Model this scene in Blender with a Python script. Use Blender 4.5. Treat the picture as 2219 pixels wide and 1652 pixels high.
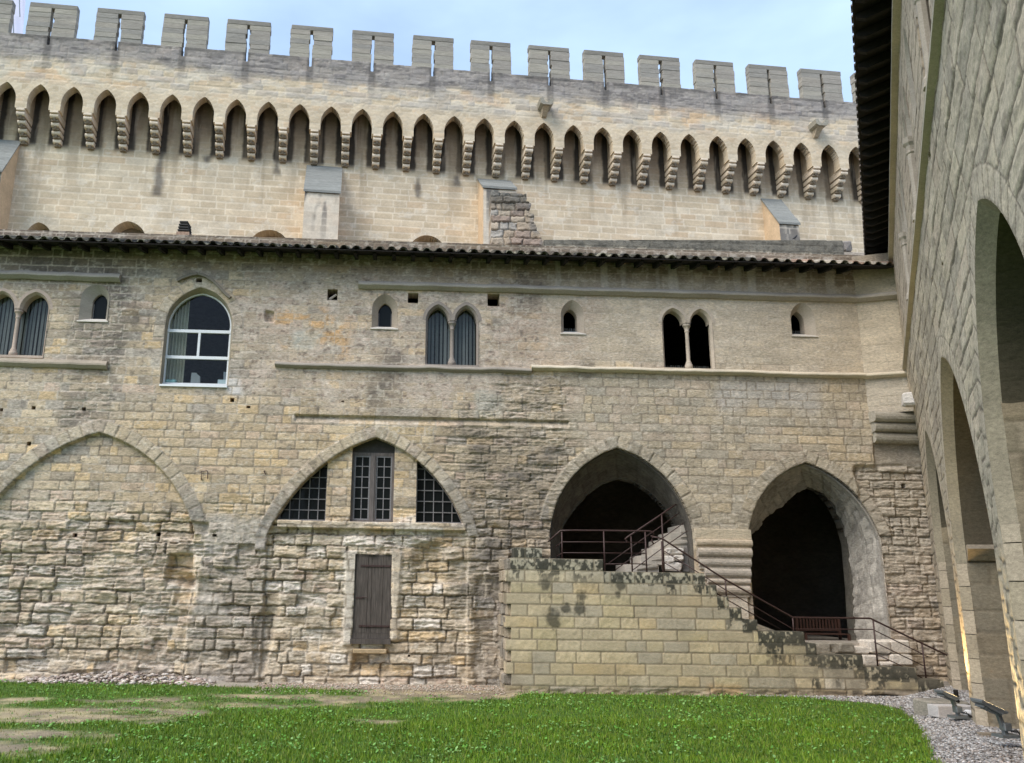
import bpy, math, random
import numpy as np
from math import sin, cos, pi, radians
random.seed(7); RNG = np.random.RandomState(7)
S = bpy.context.scene
for o in list(bpy.data.objects): bpy.data.objects.remove(o)
COL = S.collection
# ------------------------------------------------------------------ camera
F_, PITCH, ROLL, CX, CY, HC = 1815.64, .2386752, .01639432, 932.646, 829.797, 2.34
_r = np.array([[1, 0, 0], [0, sin(PITCH), -cos(PITCH)], [0, cos(PITCH), sin(PITCH)]])
_M = np.array([[cos(ROLL), -sin(ROLL), 0], [sin(ROLL), cos(ROLL), 0], [0, 0, 1]]) @ _r
cd = bpy.data.cameras.new('camera'); cam = bpy.data.objects.new('camera', cd); COL.objects.link(cam)
from mathutils import Matrix, Vector
mw = Matrix.Identity(4)
for i in range(3):
    mw[i][0] = _M[0][i]; mw[i][1] = -_M[1][i]; mw[i][2] = -_M[2][i]
mw[2][3] = HC
cam.matrix_world = mw
cd.sensor_width = 36; cd.lens = 36 * F_ / 2218; cd.shift_x = (1109 - CX) / 2218; cd.shift_y = (CY - 826) / 2218
cd.clip_end = 3000; cd.clip_start = .05
S.camera = cam
S.render.resolution_x = 1024; S.render.resolution_y = 763
# ------------------------------------------------------------------ light
SUN_EL, SUN_ROT = radians(48), radians(200)
w = bpy.data.worlds.new("World"); S.world = w; w.use_nodes = True
nt = w.node_tree; nt.nodes.clear()
out = nt.nodes.new('ShaderNodeOutputWorld'); bg = nt.nodes.new('ShaderNodeBackground')
sky = nt.nodes.new('ShaderNodeTexSky'); sky.sky_type = 'NISHITA'; sky.sun_disc = False
sky.sun_elevation = SUN_EL; sky.sun_rotation = SUN_ROT; sky.air_density = 1.0; sky.dust_density = 1.4; sky.ozone_density = 1.2
tc = nt.nodes.new('ShaderNodeTexCoord'); mp = nt.nodes.new('ShaderNodeMapping'); mp.inputs['Scale'].default_value = (1.3, 1.3, 3.2)
nz = nt.nodes.new('ShaderNodeTexNoise'); nz.inputs['Scale'].default_value = 2.1; nz.inputs['Detail'].default_value = 5; nz.inputs['Roughness'].default_value = .55
rp = nt.nodes.new('ShaderNodeValToRGB'); rp.color_ramp.elements[0].position = .34; rp.color_ramp.elements[0].color = (.42, .42, .42, 1)
rp.color_ramp.elements[1].position = .70; rp.color_ramp.elements[1].color = (.80, .80, .80, 1)
mx = nt.nodes.new('ShaderNodeMix'); mx.data_type = 'RGBA'; mx.inputs[7].default_value = (3.5, 4.65, 6.35, 1)
L = nt.links.new
L(tc.outputs['Generated'], mp.inputs[0]); L(mp.outputs[0], nz.inputs[0]); L(nz.outputs[0], rp.inputs[0])
L(rp.outputs[0], mx.inputs[0]); L(sky.outputs[0], mx.inputs[6]); L(mx.outputs[2], bg.inputs[0]); L(bg.outputs[0], out.inputs[0])
bg.inputs[1].default_value = .1
sd = bpy.data.lights.new('sun', 'SUN'); sd.energy = 1.25; sd.angle = radians(35); sd.color = (1, .93, .84)
so = bpy.data.objects.new('sun', sd); COL.objects.link(so)
_az = radians(200)   # towards the sun: behind and left of the camera
sv = Vector((-.74 * cos(SUN_EL), -.67 * cos(SUN_EL), sin(SUN_EL))); so.rotation_euler = sv.to_track_quat('Z', 'Y').to_euler()
sky.sun_rotation = math.atan2(sv.x, sv.y)
S.view_settings.view_transform = 'Standard'; S.view_settings.look = 'None'; S.view_settings.exposure = 1.33; S.view_settings.gamma = 1
S.render.engine = 'CYCLES'
# ------------------------------------------------------------------ noise (numpy)
def _h(ix, iy, s):
    h = (ix.astype(np.int64) * 374761393 + iy.astype(np.int64) * 668265263 + s * 974634777) & 0xffffffff
    h = ((h ^ (h >> 13)) * 1274126177) & 0xffffffff
    h = ((h ^ (h >> 16)) * 2246822519) & 0xffffffff
    return ((h ^ (h >> 15)) & 0xffffff) / float(0xffffff)
def vn(x, y, s=0):
    x = np.asarray(x, float); y = np.asarray(y, float)
    ix = np.floor(x); iy = np.floor(y); fx = x - ix; fy = y - iy
    fx = fx * fx * fx * (fx * (fx * 6 - 15) + 10); fy = fy * fy * fy * (fy * (fy * 6 - 15) + 10)
    a = _h(ix, iy, s); b = _h(ix + 1, iy, s); c = _h(ix, iy + 1, s); d = _h(ix + 1, iy + 1, s)
    return (a + (b - a) * fx) * (1 - fy) + (c + (d - c) * fx) * fy
def fbm(x, y, o=4, s=0, g=.5):
    t = 0; a = 1; n = 0
    for i in range(o):
        t = t + a * vn(x * 2 ** i + 17.3 * i, y * 2 ** i - 9.1 * i, s + i * 31); n += a; a *= g
    return t / n          # 0..1
def sm(a, b, x): t = np.clip((x - a) / (b - a), 0, 1); return t * t * (3 - 2 * t)
def lerp(a, b, t): return a + (b - a) * t
def mixc(c, k, t): return c + (np.array(k) - c) * t[..., None]
# ------------------------------------------------------------------ frames
class Fr:
    def __init__(s, P0, yaw=None, side=1, d=None, n=None):
        s.P = np.array(P0, float)[:2]
        if d is None: d = (cos(yaw), sin(yaw)); n = (side * sin(yaw), -side * cos(yaw))
        s.d = np.array(d, float); s.n = np.array(n, float)
    def pt(s, u, h, z):
        p = s.P + u * s.d + h * s.n; return (p[0], p[1], z)
    def px(s, x, y, h=0):      # where the line of sight through a photo point meets this wall
        R = _M.T @ np.array([(x - CX) / F_, (y - CY) / F_, 1.])
        P = s.P + h * s.n; t = (P @ s.n) / (R[:2] @ s.n); p = R * t
        return (p[:2] - s.P) @ s.d, p[2] + HC
def gpx(x, y, z=0):
    R = _M.T @ np.array([(x - CX) / F_, (y - CY) / F_, 1.]); t = (z - HC) / R[2]; return R[0] * t, R[1] * t
FA = Fr((0, 21.0), .03518); SW = Fr((0, 19.7), .03518); BW = Fr((0, 33.0), .109132)
RW = Fr((12.5, 21.1), pi / 2 - .48584, -1)
# ------------------------------------------------------------------ object helpers
def tag(o, label=None, cat=None, group=None, kind=None):
    if label: o['label'] = label
    if cat: o['category'] = cat
    if group: o['group'] = group
    if kind: o['kind'] = kind
    return o
def empty(name, loc, label=None, cat=None, group=None, kind=None):
    o = bpy.data.objects.new(name, None); COL.objects.link(o); o.location = loc; o.empty_display_size = .3
    return tag(o, label, cat, group, kind)
def basis(q): return Matrix.LocRotScale(q.location, q.rotation_euler, q.scale)
def world(q): return basis(q) if q.parent is None else world(q.parent) @ q.matrix_parent_inverse @ basis(q)
def par(o, p):
    if p is not None: o.parent = p; o.matrix_parent_inverse = world(p).inverted()
    return o
def link(name, V, Fc, mat, parent=None, col=None, smooth=False):
    me = bpy.data.meshes.new(name)
    V = np.asarray(V, np.float32)
    if isinstance(Fc, np.ndarray):
        k = Fc.shape[1]; n = len(Fc)
        me.vertices.add(len(V)); me.vertices.foreach_set('co', V.ravel())
        me.loops.add(n * k); me.loops.foreach_set('vertex_index', Fc.astype(np.int32).ravel())
        me.polygons.add(n); me.polygons.foreach_set('loop_start', np.arange(0, n * k, k, dtype=np.int32))
        me.polygons.foreach_set('loop_total', np.full(n, k, np.int32))
        me.update(calc_edges=True)
    else:
        me.from_pydata([tuple(map(float, v)) for v in V], [], Fc)
    if col is not None:
        a = me.color_attributes.new('Col', 'FLOAT_COLOR', 'POINT')
        c = np.ones((len(V), 4), np.float32); c[:, :3] = np.asarray(col)
        if mat in STONES: c[:, :3] *= {M_FAC: (1.18, 1.12, 1.11), M_STAIR: (1.13, 1.08, 1.05), M_SIDE: (1.13, 1.0, .88), M_GREY: (.84, .80, .76)}.get(mat, (1.04, .98, .93)); c[:, :3] = np.minimum(c[:, :3], .8)
        a.data.foreach_set('color', c.ravel())
    if smooth: me.polygons.foreach_set('use_smooth', np.ones(len(me.polygons), bool))
    me.materials.append(mat); me.validate()
    o = bpy.data.objects.new(name, me); COL.objects.link(o)
    return par(o, parent)
class MB:
    def __init__(s): s.v = []; s.f = []; s.c = []
    def add(s, vs, fs, col=(.5, .5, .5)):
        b = len(s.v); s.v += [tuple(v) for v in vs]; s.f += [tuple(b + i for i in f) for f in fs]
        s.c += [tuple(col)] * len(vs)
    def hexa(s, p, col=(.5, .5, .5)):   # 8 points: bottom 4, top 4
        s.add(p, [(0, 3, 2, 1), (4, 5, 6, 7), (0, 1, 5, 4), (1, 2, 6, 5), (2, 3, 7, 6), (3, 0, 4, 7)], col)
    def box(s, fr, u0, u1, z0, z1, h0, h1, col=(.5, .5, .5), j=0, bev=0):
        J = (lambda: random.uniform(-j, j)) if j else (lambda: 0)
        if bev:
            b = bev; vs = []
            for (z, i) in ((z0, b), (z0 + b, 0), (z1 - b, 0), (z1, b)):
                jj = [J() for _ in range(8)]
                vs += [fr.pt(u0 + i + jj[0], h0, z), fr.pt(u0 + i + jj[0], h1 - b - i + jj[1], z), fr.pt(u0 + b + i + jj[2], h1 - i + jj[3], z),
                       fr.pt(u1 - b - i + jj[4], h1 - i + jj[5], z), fr.pt(u1 - i + jj[6], h1 - b - i + jj[7], z), fr.pt(u1 - i, h0, z)]
            fs = [(5, 4, 3, 2, 1, 0), (18, 19, 20, 21, 22, 23)]
            for k in range(3):
                for q in range(6): fs.append((k * 6 + q, k * 6 + (q + 1) % 6, k * 6 + 6 + (q + 1) % 6, k * 6 + 6 + q))
            s.add(vs, fs, col); return
        p = [fr.pt(u + J(), h + J(), z + J()) for z in (z0, z1) for (u, h) in ((u0, h1), (u1, h1), (u1, h0), (u0, h0))]
        s.hexa(p, col)
    def tube(s, pts, r, n=8, col=(.5, .5, .5), cap=True):
        pts = [Vector(p) for p in pts]; rings = []
        R = r if isinstance(r, (list, tuple)) else [r] * len(pts)
        up = Vector((0, 0, 1))
        for i, p in enumerate(pts):
            t = (pts[min(i + 1, len(pts) - 1)] - pts[max(i - 1, 0)]).normalized()
            a = t.cross(up)
            if a.length < .05: a = t.cross(Vector((1, 0, 0)))
            a.normalize(); b = t.cross(a)
            rings.append([p + a * R[i] * cos(2 * pi * k / n) + b * R[i] * sin(2 * pi * k / n) for k in range(n)])
        vs = [v for q in rings for v in q]; fs = []
        for i in range(len(pts) - 1):
            for k in range(n): fs.append((i * n + k, i * n + (k + 1) % n, (i + 1) * n + (k + 1) % n, (i + 1) * n + k))
        if cap: fs += [tuple(range(n))[::-1], tuple((len(pts) - 1) * n + k for k in range(n))]
        s.add(vs, fs, col)
    def lathe(s, c, prof, n=12, col=(.5, .5, .5)):    # prof: (r, z)
        vs = [(c[0] + r * cos(2 * pi * k / n), c[1] + r * sin(2 * pi * k / n), z) for r, z in prof for k in range(n)]
        fs = [(i * n + k, i * n + (k + 1) % n, (i + 1) * n + (k + 1) % n, (i + 1) * n + k) for i in range(len(prof) - 1) for k in range(n)]
        fs += [tuple(range(n))[::-1], tuple((len(prof) - 1) * n + k for k in range(n))]
        s.add(vs, fs, col)
    def loft(s, fr, A, ha, B, hb, col=(.5, .5, .5), closed=False, m=1, wob=0):
        n = len(A); vs = []; fs = []
        for k in range(m + 1):
            t = k / m
            for i in range(n):
                u = lerp(A[i][0], B[i][0], t); z = lerp(A[i][1], B[i][1], t); h = lerp(ha, hb, t)
                wv = wob * (vn(np.array(i * .9), np.array(k * 1.3 + 5), 3) - .5) if (wob and k) else 0
                vs.append(fr.pt(u + wv, h, z + wv))
        e = n if closed else n - 1
        for k in range(m):
            for i in range(e): j = (i + 1) % n; fs.append((k * n + i, k * n + j, (k + 1) * n + j, (k + 1) * n + i))
        s.add(vs, fs, col)
    def poly(s, fr, P, h, col=(.5, .5, .5)):
        s.add([fr.pt(u, h, z) for u, z in P], [tuple(range(len(P)))], col)
    def prism(s, fr, P, h0, h1, col=(.5, .5, .5)):    # polygon in (u,z) extruded in depth
        n = len(P); vs = [fr.pt(u, h0, z) for u, z in P] + [fr.pt(u, h1, z) for u, z in P]
        s.add(vs, [tuple(range(n))[::-1], tuple(range(n, 2 * n))] + [(i, (i + 1) % n, n + (i + 1) % n, n + i) for i in range(n)], col)
    def profile(s, fr, P, u0, u1, col=(.5, .5, .5), seg=1, j=0):   # polygon in (h,z) run along u
        n = len(P); vs = []; fs = []
        for k in range(seg + 1):
            u = lerp(u0, u1, k / seg)
            dz = j * (vn(np.array(u * 1.7), np.array(3.), 5) - .5) + j * .5 * random.uniform(-1, 1) if j else 0
            vs += [fr.pt(u, h + (dz * .6 if h > .01 else 0), z + dz) for h, z in P]
        for k in range(seg):
            for i in range(n): fs.append((k * n + i, k * n + (i + 1) % n, (k + 1) * n + (i + 1) % n, (k + 1) * n + i))
        fs += [tuple(range(n))[::-1], tuple(seg * n + i for i in range(n))]
        s.add(vs, fs, col)
    def build(s, name, mat, parent=None, smooth=False):
        return link(name, s.v, s.f, mat, parent, s.c, smooth)
# ------------------------------------------------------------------ materials
def nodes(name):
    m = bpy.data.materials.new(name); m.use_nodes = True; t = m.node_tree
    return m, t, t.nodes['Principled BSDF'], t.links.new
def stone_mat(name, scale=14, var=.28, bump=.5, dist=.02, rough=.93, stretch=(1, 1, 2.2), tint=None, fine=70):
    m, t, b, Lk = nodes(name)
    N = t.nodes.new
    at = N('ShaderNodeAttribute'); at.attribute_name = 'Col'
    tc = N('ShaderNodeTexCoord'); mp = N('ShaderNodeMapping'); mp.inputs['Scale'].default_value = stretch
    n1 = N('ShaderNodeTexNoise'); n1.inputs['Scale'].default_value = scale; n1.inputs['Detail'].default_value = 6; n1.inputs['Roughness'].default_value = .65
    n2 = N('ShaderNodeTexNoise'); n2.inputs['Scale'].default_value = fine; n2.inputs['Detail'].default_value = 3
    n3 = N('ShaderNodeTexNoise'); n3.inputs['Scale'].default_value = 1.3; n3.inputs['Detail'].default_value = 5
    Lk(tc.outputs['Object'], mp.inputs[0])
    for n in (n1, n2, n3): Lk(mp.outputs[0], n.inputs[0])
    r1 = N('ShaderNodeMapRange'); r1.inputs[1].default_value = .3; r1.inputs[2].default_value = .7; r1.inputs[3].default_value = 1 - var; r1.inputs[4].default_value = 1 + var
    r2 = N('ShaderNodeMapRange'); r2.inputs[1].default_value = .3; r2.inputs[2].default_value = .7; r2.inputs[3].default_value = .86; r2.inputs[4].default_value = 1.14
    r3 = N('ShaderNodeMapRange'); r3.inputs[1].default_value = .3; r3.inputs[2].default_value = .7; r3.inputs[3].default_value = .88; r3.inputs[4].default_value = 1.12
    for r, n in ((r1, n1), (r2, n2), (r3, n3)): Lk(n.outputs[0], r.inputs[0])
    q = N('ShaderNodeMath'); q.operation = 'MULTIPLY'; Lk(r1.outputs[0], q.inputs[0]); Lk(r2.outputs[0], q.inputs[1])
    q2 = N('ShaderNodeMath'); q2.operation = 'MULTIPLY'; Lk(q.outputs[0], q2.inputs[0]); Lk(r3.outputs[0], q2.inputs[1])
    v = N('ShaderNodeVectorMath'); v.operation = 'SCALE'; Lk(at.outputs['Color'], v.inputs[0]); Lk(q2.outputs[0], v.inputs['Scale'])
    Lk(v.outputs[0], b.inputs['Base Color'])
    b.inputs['Roughness'].default_value = rough
    try: b.inputs['Specular IOR Level'].default_value = .25
    except Exception: pass
    ad = N('ShaderNodeMath'); ad.operation = 'MULTIPLY_ADD'; ad.inputs[1].default_value = .35; Lk(n2.outputs[0], ad.inputs[0]); Lk(n1.outputs[0], ad.inputs[2])
    bp = N('ShaderNodeBump'); bp.inputs['Strength'].default_value = bump; bp.inputs['Distance'].default_value = dist
    Lk(ad.outputs[0], bp.inputs['Height']); Lk(bp.outputs[0], b.inputs['Normal'])
    return m
def plain(name, col, rough=.6, metal=0, var=0, scale=20, bump=0, emit=None, es=0, spec=None, stretch=(1, 1, 1)):
    m, t, b, Lk = nodes(name); b.inputs['Base Color'].default_value = (*col, 1); b.inputs['Roughness'].default_value = rough; b.inputs['Metallic'].default_value = metal
    if spec is not None: b.inputs['Specular IOR Level'].default_value = spec
    if emit: b.inputs['Emission Color'].default_value = (*emit, 1); b.inputs['Emission Strength'].default_value = es
    N = t.nodes.new
    n = N('ShaderNodeTexNoise'); n.inputs['Scale'].default_value = scale; n.inputs['Detail'].default_value = 5
    tc = N('ShaderNodeTexCoord'); mp = N('ShaderNodeMapping'); mp.inputs['Scale'].default_value = stretch; Lk(tc.outputs['Object'], mp.inputs[0]); Lk(mp.outputs[0], n.inputs[0])
    if var:
        r = N('ShaderNodeMapRange'); r.inputs[1].default_value = .3; r.inputs[2].default_value = .7; r.inputs[3].default_value = 1 - var; r.inputs[4].default_value = 1 + var; Lk(n.outputs[0], r.inputs[0])
        v = N('ShaderNodeVectorMath'); v.operation = 'SCALE'; v.inputs[0].default_value = col; Lk(r.outputs[0], v.inputs['Scale']); Lk(v.outputs[0], b.inputs['Base Color'])
    if bump:
        bp = N('ShaderNodeBump'); bp.inputs['Strength'].default_value = bump; bp.inputs['Distance'].default_value = .01; Lk(n.outputs[0], bp.inputs['Height']); Lk(bp.outputs[0], b.inputs['Normal'])
    return m
STONES = []
M_FAC = stone_mat('weathered_limestone', 13, .26, .8, .03)
M_BACK = stone_mat('palace_limestone', 8, .10, .35, .02, stretch=(1, 1, 1.4))
M_GREY = stone_mat('grey_lichened_stone', 8, .22, .6, .03, stretch=(.6, .6, 5))
M_SIDE = stone_mat('side_wall_stone', 16, .26, .4, .010, stretch=(1, 1, 2.0))
M_STAIR = stone_mat('stair_wall_stone', 12, .13, .5, .015, stretch=(1, 1, 1.5))
M_TRIM = stone_mat('dressed_stone', 16, .12, .35, .01)
M_TILE = stone_mat('clay_tile', 18, .35, .4, .01, stretch=(1, 1, 1))
M_DARKROOM = stone_mat('shade_dark_interior', 6, .3, .4, .03)  # the gloom of the rooms is put into this stone's dark colours
STONES = [M_FAC, M_BACK, M_SIDE, M_STAIR, M_TRIM, M_GREY]
M_WOODD = plain('eave_wood', (.010, .007, .005), .95, var=.5, scale=12, bump=.3)
M_IRON = plain('dark_red_painted_iron', (.050, .024, .020), .55, var=.3, scale=30)
M_WHITE = plain('white_window_frame', (.78, .79, .78), .4, var=.05)
M_GFRAME = plain('weathered_window_frame', (.20, .19, .19), .7, var=.25, scale=30)
M_MULL = plain('old_wood_frame', (.13, .11, .10), .8, var=.3, scale=25, stretch=(1, 1, .2))
M_DARK = plain('black_hole', (.01, .01, .01), .95)
M_STEEL = plain('galvanised_steel', (.22, .24, .25), .42, .55, var=.1)
M_RUBBER = plain('black_cable', (.015, .015, .016), .5)
M_LAMP = plain('lit_lamp_glass', (.9, .8, .5), .2, emit=(1, .72, .33), es=5)
M_BROWN = plain('varnished_wood', (.045, .018, .011), .6, var=.3, stretch=(1, 1, .3))
def glass_mat():
    m = bpy.data.materials.new('window_glass'); m.use_nodes = True; t = m.node_tree; t.nodes.clear(); N = t.nodes.new
    o = N('ShaderNodeOutputMaterial'); mx = N('ShaderNodeMixShader'); a = N('ShaderNodeBsdfTransparent'); g = N('ShaderNodeBsdfGlossy')
    a.inputs[0].default_value = (.75, .80, .80, 1); g.inputs['Roughness'].default_value = .03; mx.inputs[0].default_value = .022
    n = N('ShaderNodeTexNoise'); n.inputs['Scale'].default_value = 2.5; bp = N('ShaderNodeBump'); bp.inputs['Strength'].default_value = .05; bp.inputs['Distance'].default_value = .01
    t.links.new(n.outputs[0], bp.inputs['Height']); t.links.new(bp.outputs[0], g.inputs['Normal'])
    t.links.new(a.outputs[0], mx.inputs[1]); t.links.new(g.outputs[0], mx.inputs[2]); t.links.new(mx.outputs[0], o.inputs[0]); return m
M_GLASS = glass_mat()
def pane_mat():
    m, t, b, Lk = nodes('dark_pane'); b.inputs['Base Color'].default_value = (.010, .012, .012, 1); b.inputs['Roughness'].default_value = .12; b.inputs['Specular IOR Level'].default_value = .10
    N = t.nodes.new; n = N('ShaderNodeTexNoise'); n.inputs['Scale'].default_value = 5; bp = N('ShaderNodeBump'); bp.inputs['Strength'].default_value = .3; bp.inputs['Distance'].default_value = .02
    Lk(n.outputs[0], bp.inputs['Height']); Lk(bp.outputs[0], b.inputs['Normal']); return m
M_PANE = pane_mat()
def wood_mat():
    m, t, b, Lk = nodes('weathered_door_wood'); N = t.nodes.new
    tc = N('ShaderNodeTexCoord'); mp = N('ShaderNodeMapping'); mp.inputs['Scale'].default_value = (14, 14, .9)
    n = N('ShaderNodeTexNoise'); n.inputs['Scale'].default_value = 3; n.inputs['Detail'].default_value = 8; n.inputs['Roughness'].default_value = .7
    r = N('ShaderNodeValToRGB'); e = r.color_ramp.elements; e[0].position = .28; e[0].color = (.028, .021, .017, 1); e[1].position = .75; e[1].color = (.15, .125, .105, 1)
    Lk(tc.outputs['Object'], mp.inputs[0]); Lk(mp.outputs[0], n.inputs[0]); Lk(n.outputs[0], r.inputs[0]); Lk(r.outputs[0], b.inputs['Base Color'])
    b.inputs['Roughness'].default_value = .85; bp = N('ShaderNodeBump'); bp.inputs['Strength'].default_value = .6; bp.inputs['Distance'].default_value = .01
    Lk(n.outputs[0], bp.inputs['Height']); Lk(bp.outputs[0], b.inputs['Normal']); return m
M_DOOR = wood_mat()
# ------------------------------------------------------------------ arches and outlines
def arc_c(us, zs, ua, za):      # centre (on the springing line) of the arc from spring (us,zs) to apex (ua,za)
    return ((ua * ua + (za - zs) ** 2) - us * us) / (2 * (ua - us))
def circ3(a, b, c):
    (x1, y1), (x2, y2), (x3, y3) = a, b, c; d = 2 * (x1 * (y2 - y3) + x2 * (y3 - y1) + x3 * (y1 - y2))
    q1, q2, q3 = x1 * x1 + y1 * y1, x2 * x2 + y2 * y2, x3 * x3 + y3 * y3
    cx = (q1 * (y2 - y3) + q2 * (y3 - y1) + q3 * (y1 - y2)) / d; cz = (q1 * (x3 - x2) + q2 * (x1 - x3) + q3 * (x2 - x1)) / d
    return cx, cz, math.hypot(x1 - cx, y1 - cz)
class Arch:
    def __init__(s, uL, uR, zs, ua, za, mL=None, mR=None):
        s.uL, s.uR, s.zs, s.ua, s.za = uL, uR, zs, ua, za
        s.cL = arc_c(uL, zs, ua, za); s.RL = s.cL - uL; s.kL = zs
        s.cR = arc_c(uR, zs, ua, za); s.RR = uR - s.cR; s.kR = zs
        if mL: s.cL, s.kL, s.RL = circ3((uL, zs), mL, (ua, za))
        if mR: s.cR, s.kR, s.RR = circ3((uR, zs), mR, (ua, za))
    def line(s, n=12, w=0):       # from left spring over the apex to right spring, offset outwards by w
        P = []
        tip = lambda c, R: math.sqrt(max((R + w) ** 2 - (s.ua - c) ** 2, 0))
        aL = math.atan2(tip(s.cL, s.RL), s.ua - s.cL); aR = math.atan2(tip(s.cR, s.RR), s.ua - s.cR)
        sL = math.atan2(s.zs - s.kL, s.uL - s.cL) % (2 * pi); sR = math.atan2(s.zs - s.kR, s.uR - s.cR)
        for i in range(n + 1):
            a = lerp(sL, aL, i / n); P.append((s.cL + (s.RL + w) * cos(a), s.kL + (s.RL + w) * sin(a)))
        for i in range(1, n + 1):
            a = lerp(aR, sR, i / n); P.append((s.cR + (s.RR + w) * cos(a), s.kR + (s.RR + w) * sin(a)))
        return P
    def poly(s, zb, n=12, w=0):
        P = s.line(n, w); return [(P[0][0], zb)] + P + [(P[-1][0], zb)]
    def dist(s, U, Z):            # signed distance outside the intrados (positive outside) and the length along it
        left = U < s.ua
        c = np.where(left, s.cL, s.cR); R = np.where(left, s.RL, s.RR); k = np.where(left, s.kL, s.kR)
        up = Z > s.zs
        r = np.where(up, np.hypot(U - c, Z - k) - R, np.where(left, s.uL - U, U - s.uR))
        al = np.where(up, np.arctan2(Z - k, np.abs(U - c)) * R, Z - s.zs)
        return r, al + np.where(left, 0, 31.7)
def inside(P, U, Z):
    r = np.zeros(U.shape, bool); n = len(P)
    for i in range(n):
        (x0, y0), (x1, y1) = P[i], P[(i + 1) % n]
        if y0 == y1: continue
        c = ((y0 > Z) != (y1 > Z)) & (U < (x1 - x0) * (Z - y0) / (y1 - y0) + x0)
        r ^= c
    return r
def nearest(P, U, Z):
    bd = np.full(U.shape, 1e9); bx = U.copy(); bz = Z.copy(); n = len(P)
    for i in range(n):
        (x0, y0), (x1, y1) = P[i], P[(i + 1) % n]; dx = x1 - x0; dy = y1 - y0; L2 = dx * dx + dy * dy
        if L2 < 1e-12: continue
        t = np.clip(((U - x0) * dx + (Z - y0) * dy) / L2, 0, 1); qx = x0 + t * dx; qz = y0 + t * dy; d = (U - qx) ** 2 + (Z - qz) ** 2
        m = d < bd; bd = np.where(m, d, bd); bx = np.where(m, qx, bx); bz = np.where(m, qz, bz)
    return np.sqrt(bd), bx, bz
def sheet(name, mat, fr, u0, u1, z0, z1, cell, hf, holes=(), outline=None, thick=.3, parent=None, edge=False):
    nu = int(round((u1 - u0) / cell)) + 1; nz_ = int(round((z1 - z0) / cell)) + 1
    U, Z = np.meshgrid(np.linspace(u0, u1, nu), np.linspace(z0, z1, nz_))
    h, c = hf(U, Z)
    cu = (U[:-1, :-1] + U[1:, 1:]) / 2; cz = (Z[:-1, :-1] + Z[1:, 1:]) / 2
    K = np.ones(cu.shape, bool); TH = np.full(U.shape, thick, float)
    shapes = [(P, d) for P, d in holes]
    for P, d in shapes:
        a = np.array(P); m = cell * 3
        i0, i1 = np.searchsorted(Z[:, 0], [a[:, 1].min() - m, a[:, 1].max() + m]); j0, j1 = np.searchsorted(U[0], [a[:, 0].min() - m, a[:, 0].max() + m])
        i1 = min(i1, cu.shape[0]); j1 = min(j1, cu.shape[1])
        if i1 <= i0 or j1 <= j0: continue
        ins = inside(P, cu[i0:i1, j0:j1], cz[i0:i1, j0:j1]); K[i0:i1, j0:j1] &= ~ins
        TH[i0:i1 + 1, j0:j1 + 1] = d
    if outline is not None: K &= inside(outline, cu, cz)
    Kp = np.pad(K, 1); cnt = Kp[:-1, :-1].astype(int) + Kp[1:, :-1] + Kp[:-1, 1:] + Kp[1:, 1:]
    bnd = (cnt > 0) & (cnt < 4)
    if not edge:
        pass
    allp = shapes + ([(outline, thick)] if outline is not None else [])
    U2, Z2 = U.copy(), Z.copy()
    bi, bj = np.nonzero(bnd); bu = U[bi, bj]; bz_ = Z[bi, bj]; best = np.full(bu.shape, 1e9); nu_, nzz = bu.copy(), bz_.copy()
    for P, d in allp:
        a = np.array(P); m = (bu > a[:, 0].min() - .1) & (bu < a[:, 0].max() + .1) & (bz_ > a[:, 1].min() - .1) & (bz_ < a[:, 1].max() + .1)
        if not m.any(): continue
        dd, qx, qz = nearest(P, bu[m], bz_[m]); ok = (dd < cell * 1.05) & (dd < best[m]); idx = np.nonzero(m)[0][ok]
        best[idx] = dd[ok]; nu_[idx] = qx[ok]; nzz[idx] = qz[ok]
    U2[bi, bj] = nu_; Z2[bi, bj] = nzz
    X = fr.P[0] + U2 * fr.d[0] + h * fr.n[0]; Y = fr.P[1] + U2 * fr.d[1] + h * fr.n[1]
    V = np.stack([X, Y, Z2], -1).reshape(-1, 3); C = c.reshape(-1, 3)
    idx = np.arange(nu * nz_).reshape(nz_, nu)
    q = np.stack([idx[:-1, :-1], idx[:-1, 1:], idx[1:, 1:], idx[1:, :-1]], -1)[K]
    # boundary edges
    E = []
    a = Kp[1:-1, :-1] != Kp[1:-1, 1:]   # vertical edges at column j, rows i..i+1
    if not edge: a[:, 0] = False; a[:, -1] = False
    ii, jj = np.nonzero(a); E.append(np.stack([idx[ii, jj], idx[ii + 1, jj]], -1))
    a = Kp[:-1, 1:-1] != Kp[1:, 1:-1]
    if not edge: a[0] = False; a[-1] = False
    ii, jj = np.nonzero(a); E.append(np.stack([idx[ii, jj], idx[ii, jj + 1]], -1))
    E = np.concatenate(E)
    if len(E):
        uq, inv = np.unique(E.ravel(), return_inverse=True); inv = inv.reshape(-1, 2); nb = len(V); k = len(uq)
        fu = V[uq]; th = TH.reshape(-1)[uq]; hh = h.reshape(-1)[uq]
        mid = fu.copy(); mid[:, 0] -= fr.n[0] * np.minimum(.08, th) ; mid[:, 1] -= fr.n[1] * np.minimum(.08, th)
        bk = fu.copy(); bk[:, 0] -= fr.n[0] * (th + hh); bk[:, 1] -= fr.n[1] * (th + hh)
        V = np.concatenate([V, fu, mid, bk]); cc = C[uq]; C = np.concatenate([C, cc, cc, cc])
        q = np.concatenate([q, np.stack([nb + inv[:, 0], nb + inv[:, 1], nb + k + inv[:, 1], nb + k + inv[:, 0]], -1),
                            np.stack([nb + k + inv[:, 0], nb + k + inv[:, 1], nb + 2 * k + inv[:, 1], nb + 2 * k + inv[:, 0]], -1)])
    used = np.zeros(len(V), bool); used[q.ravel()] = True; rm = np.cumsum(used) - 1
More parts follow.
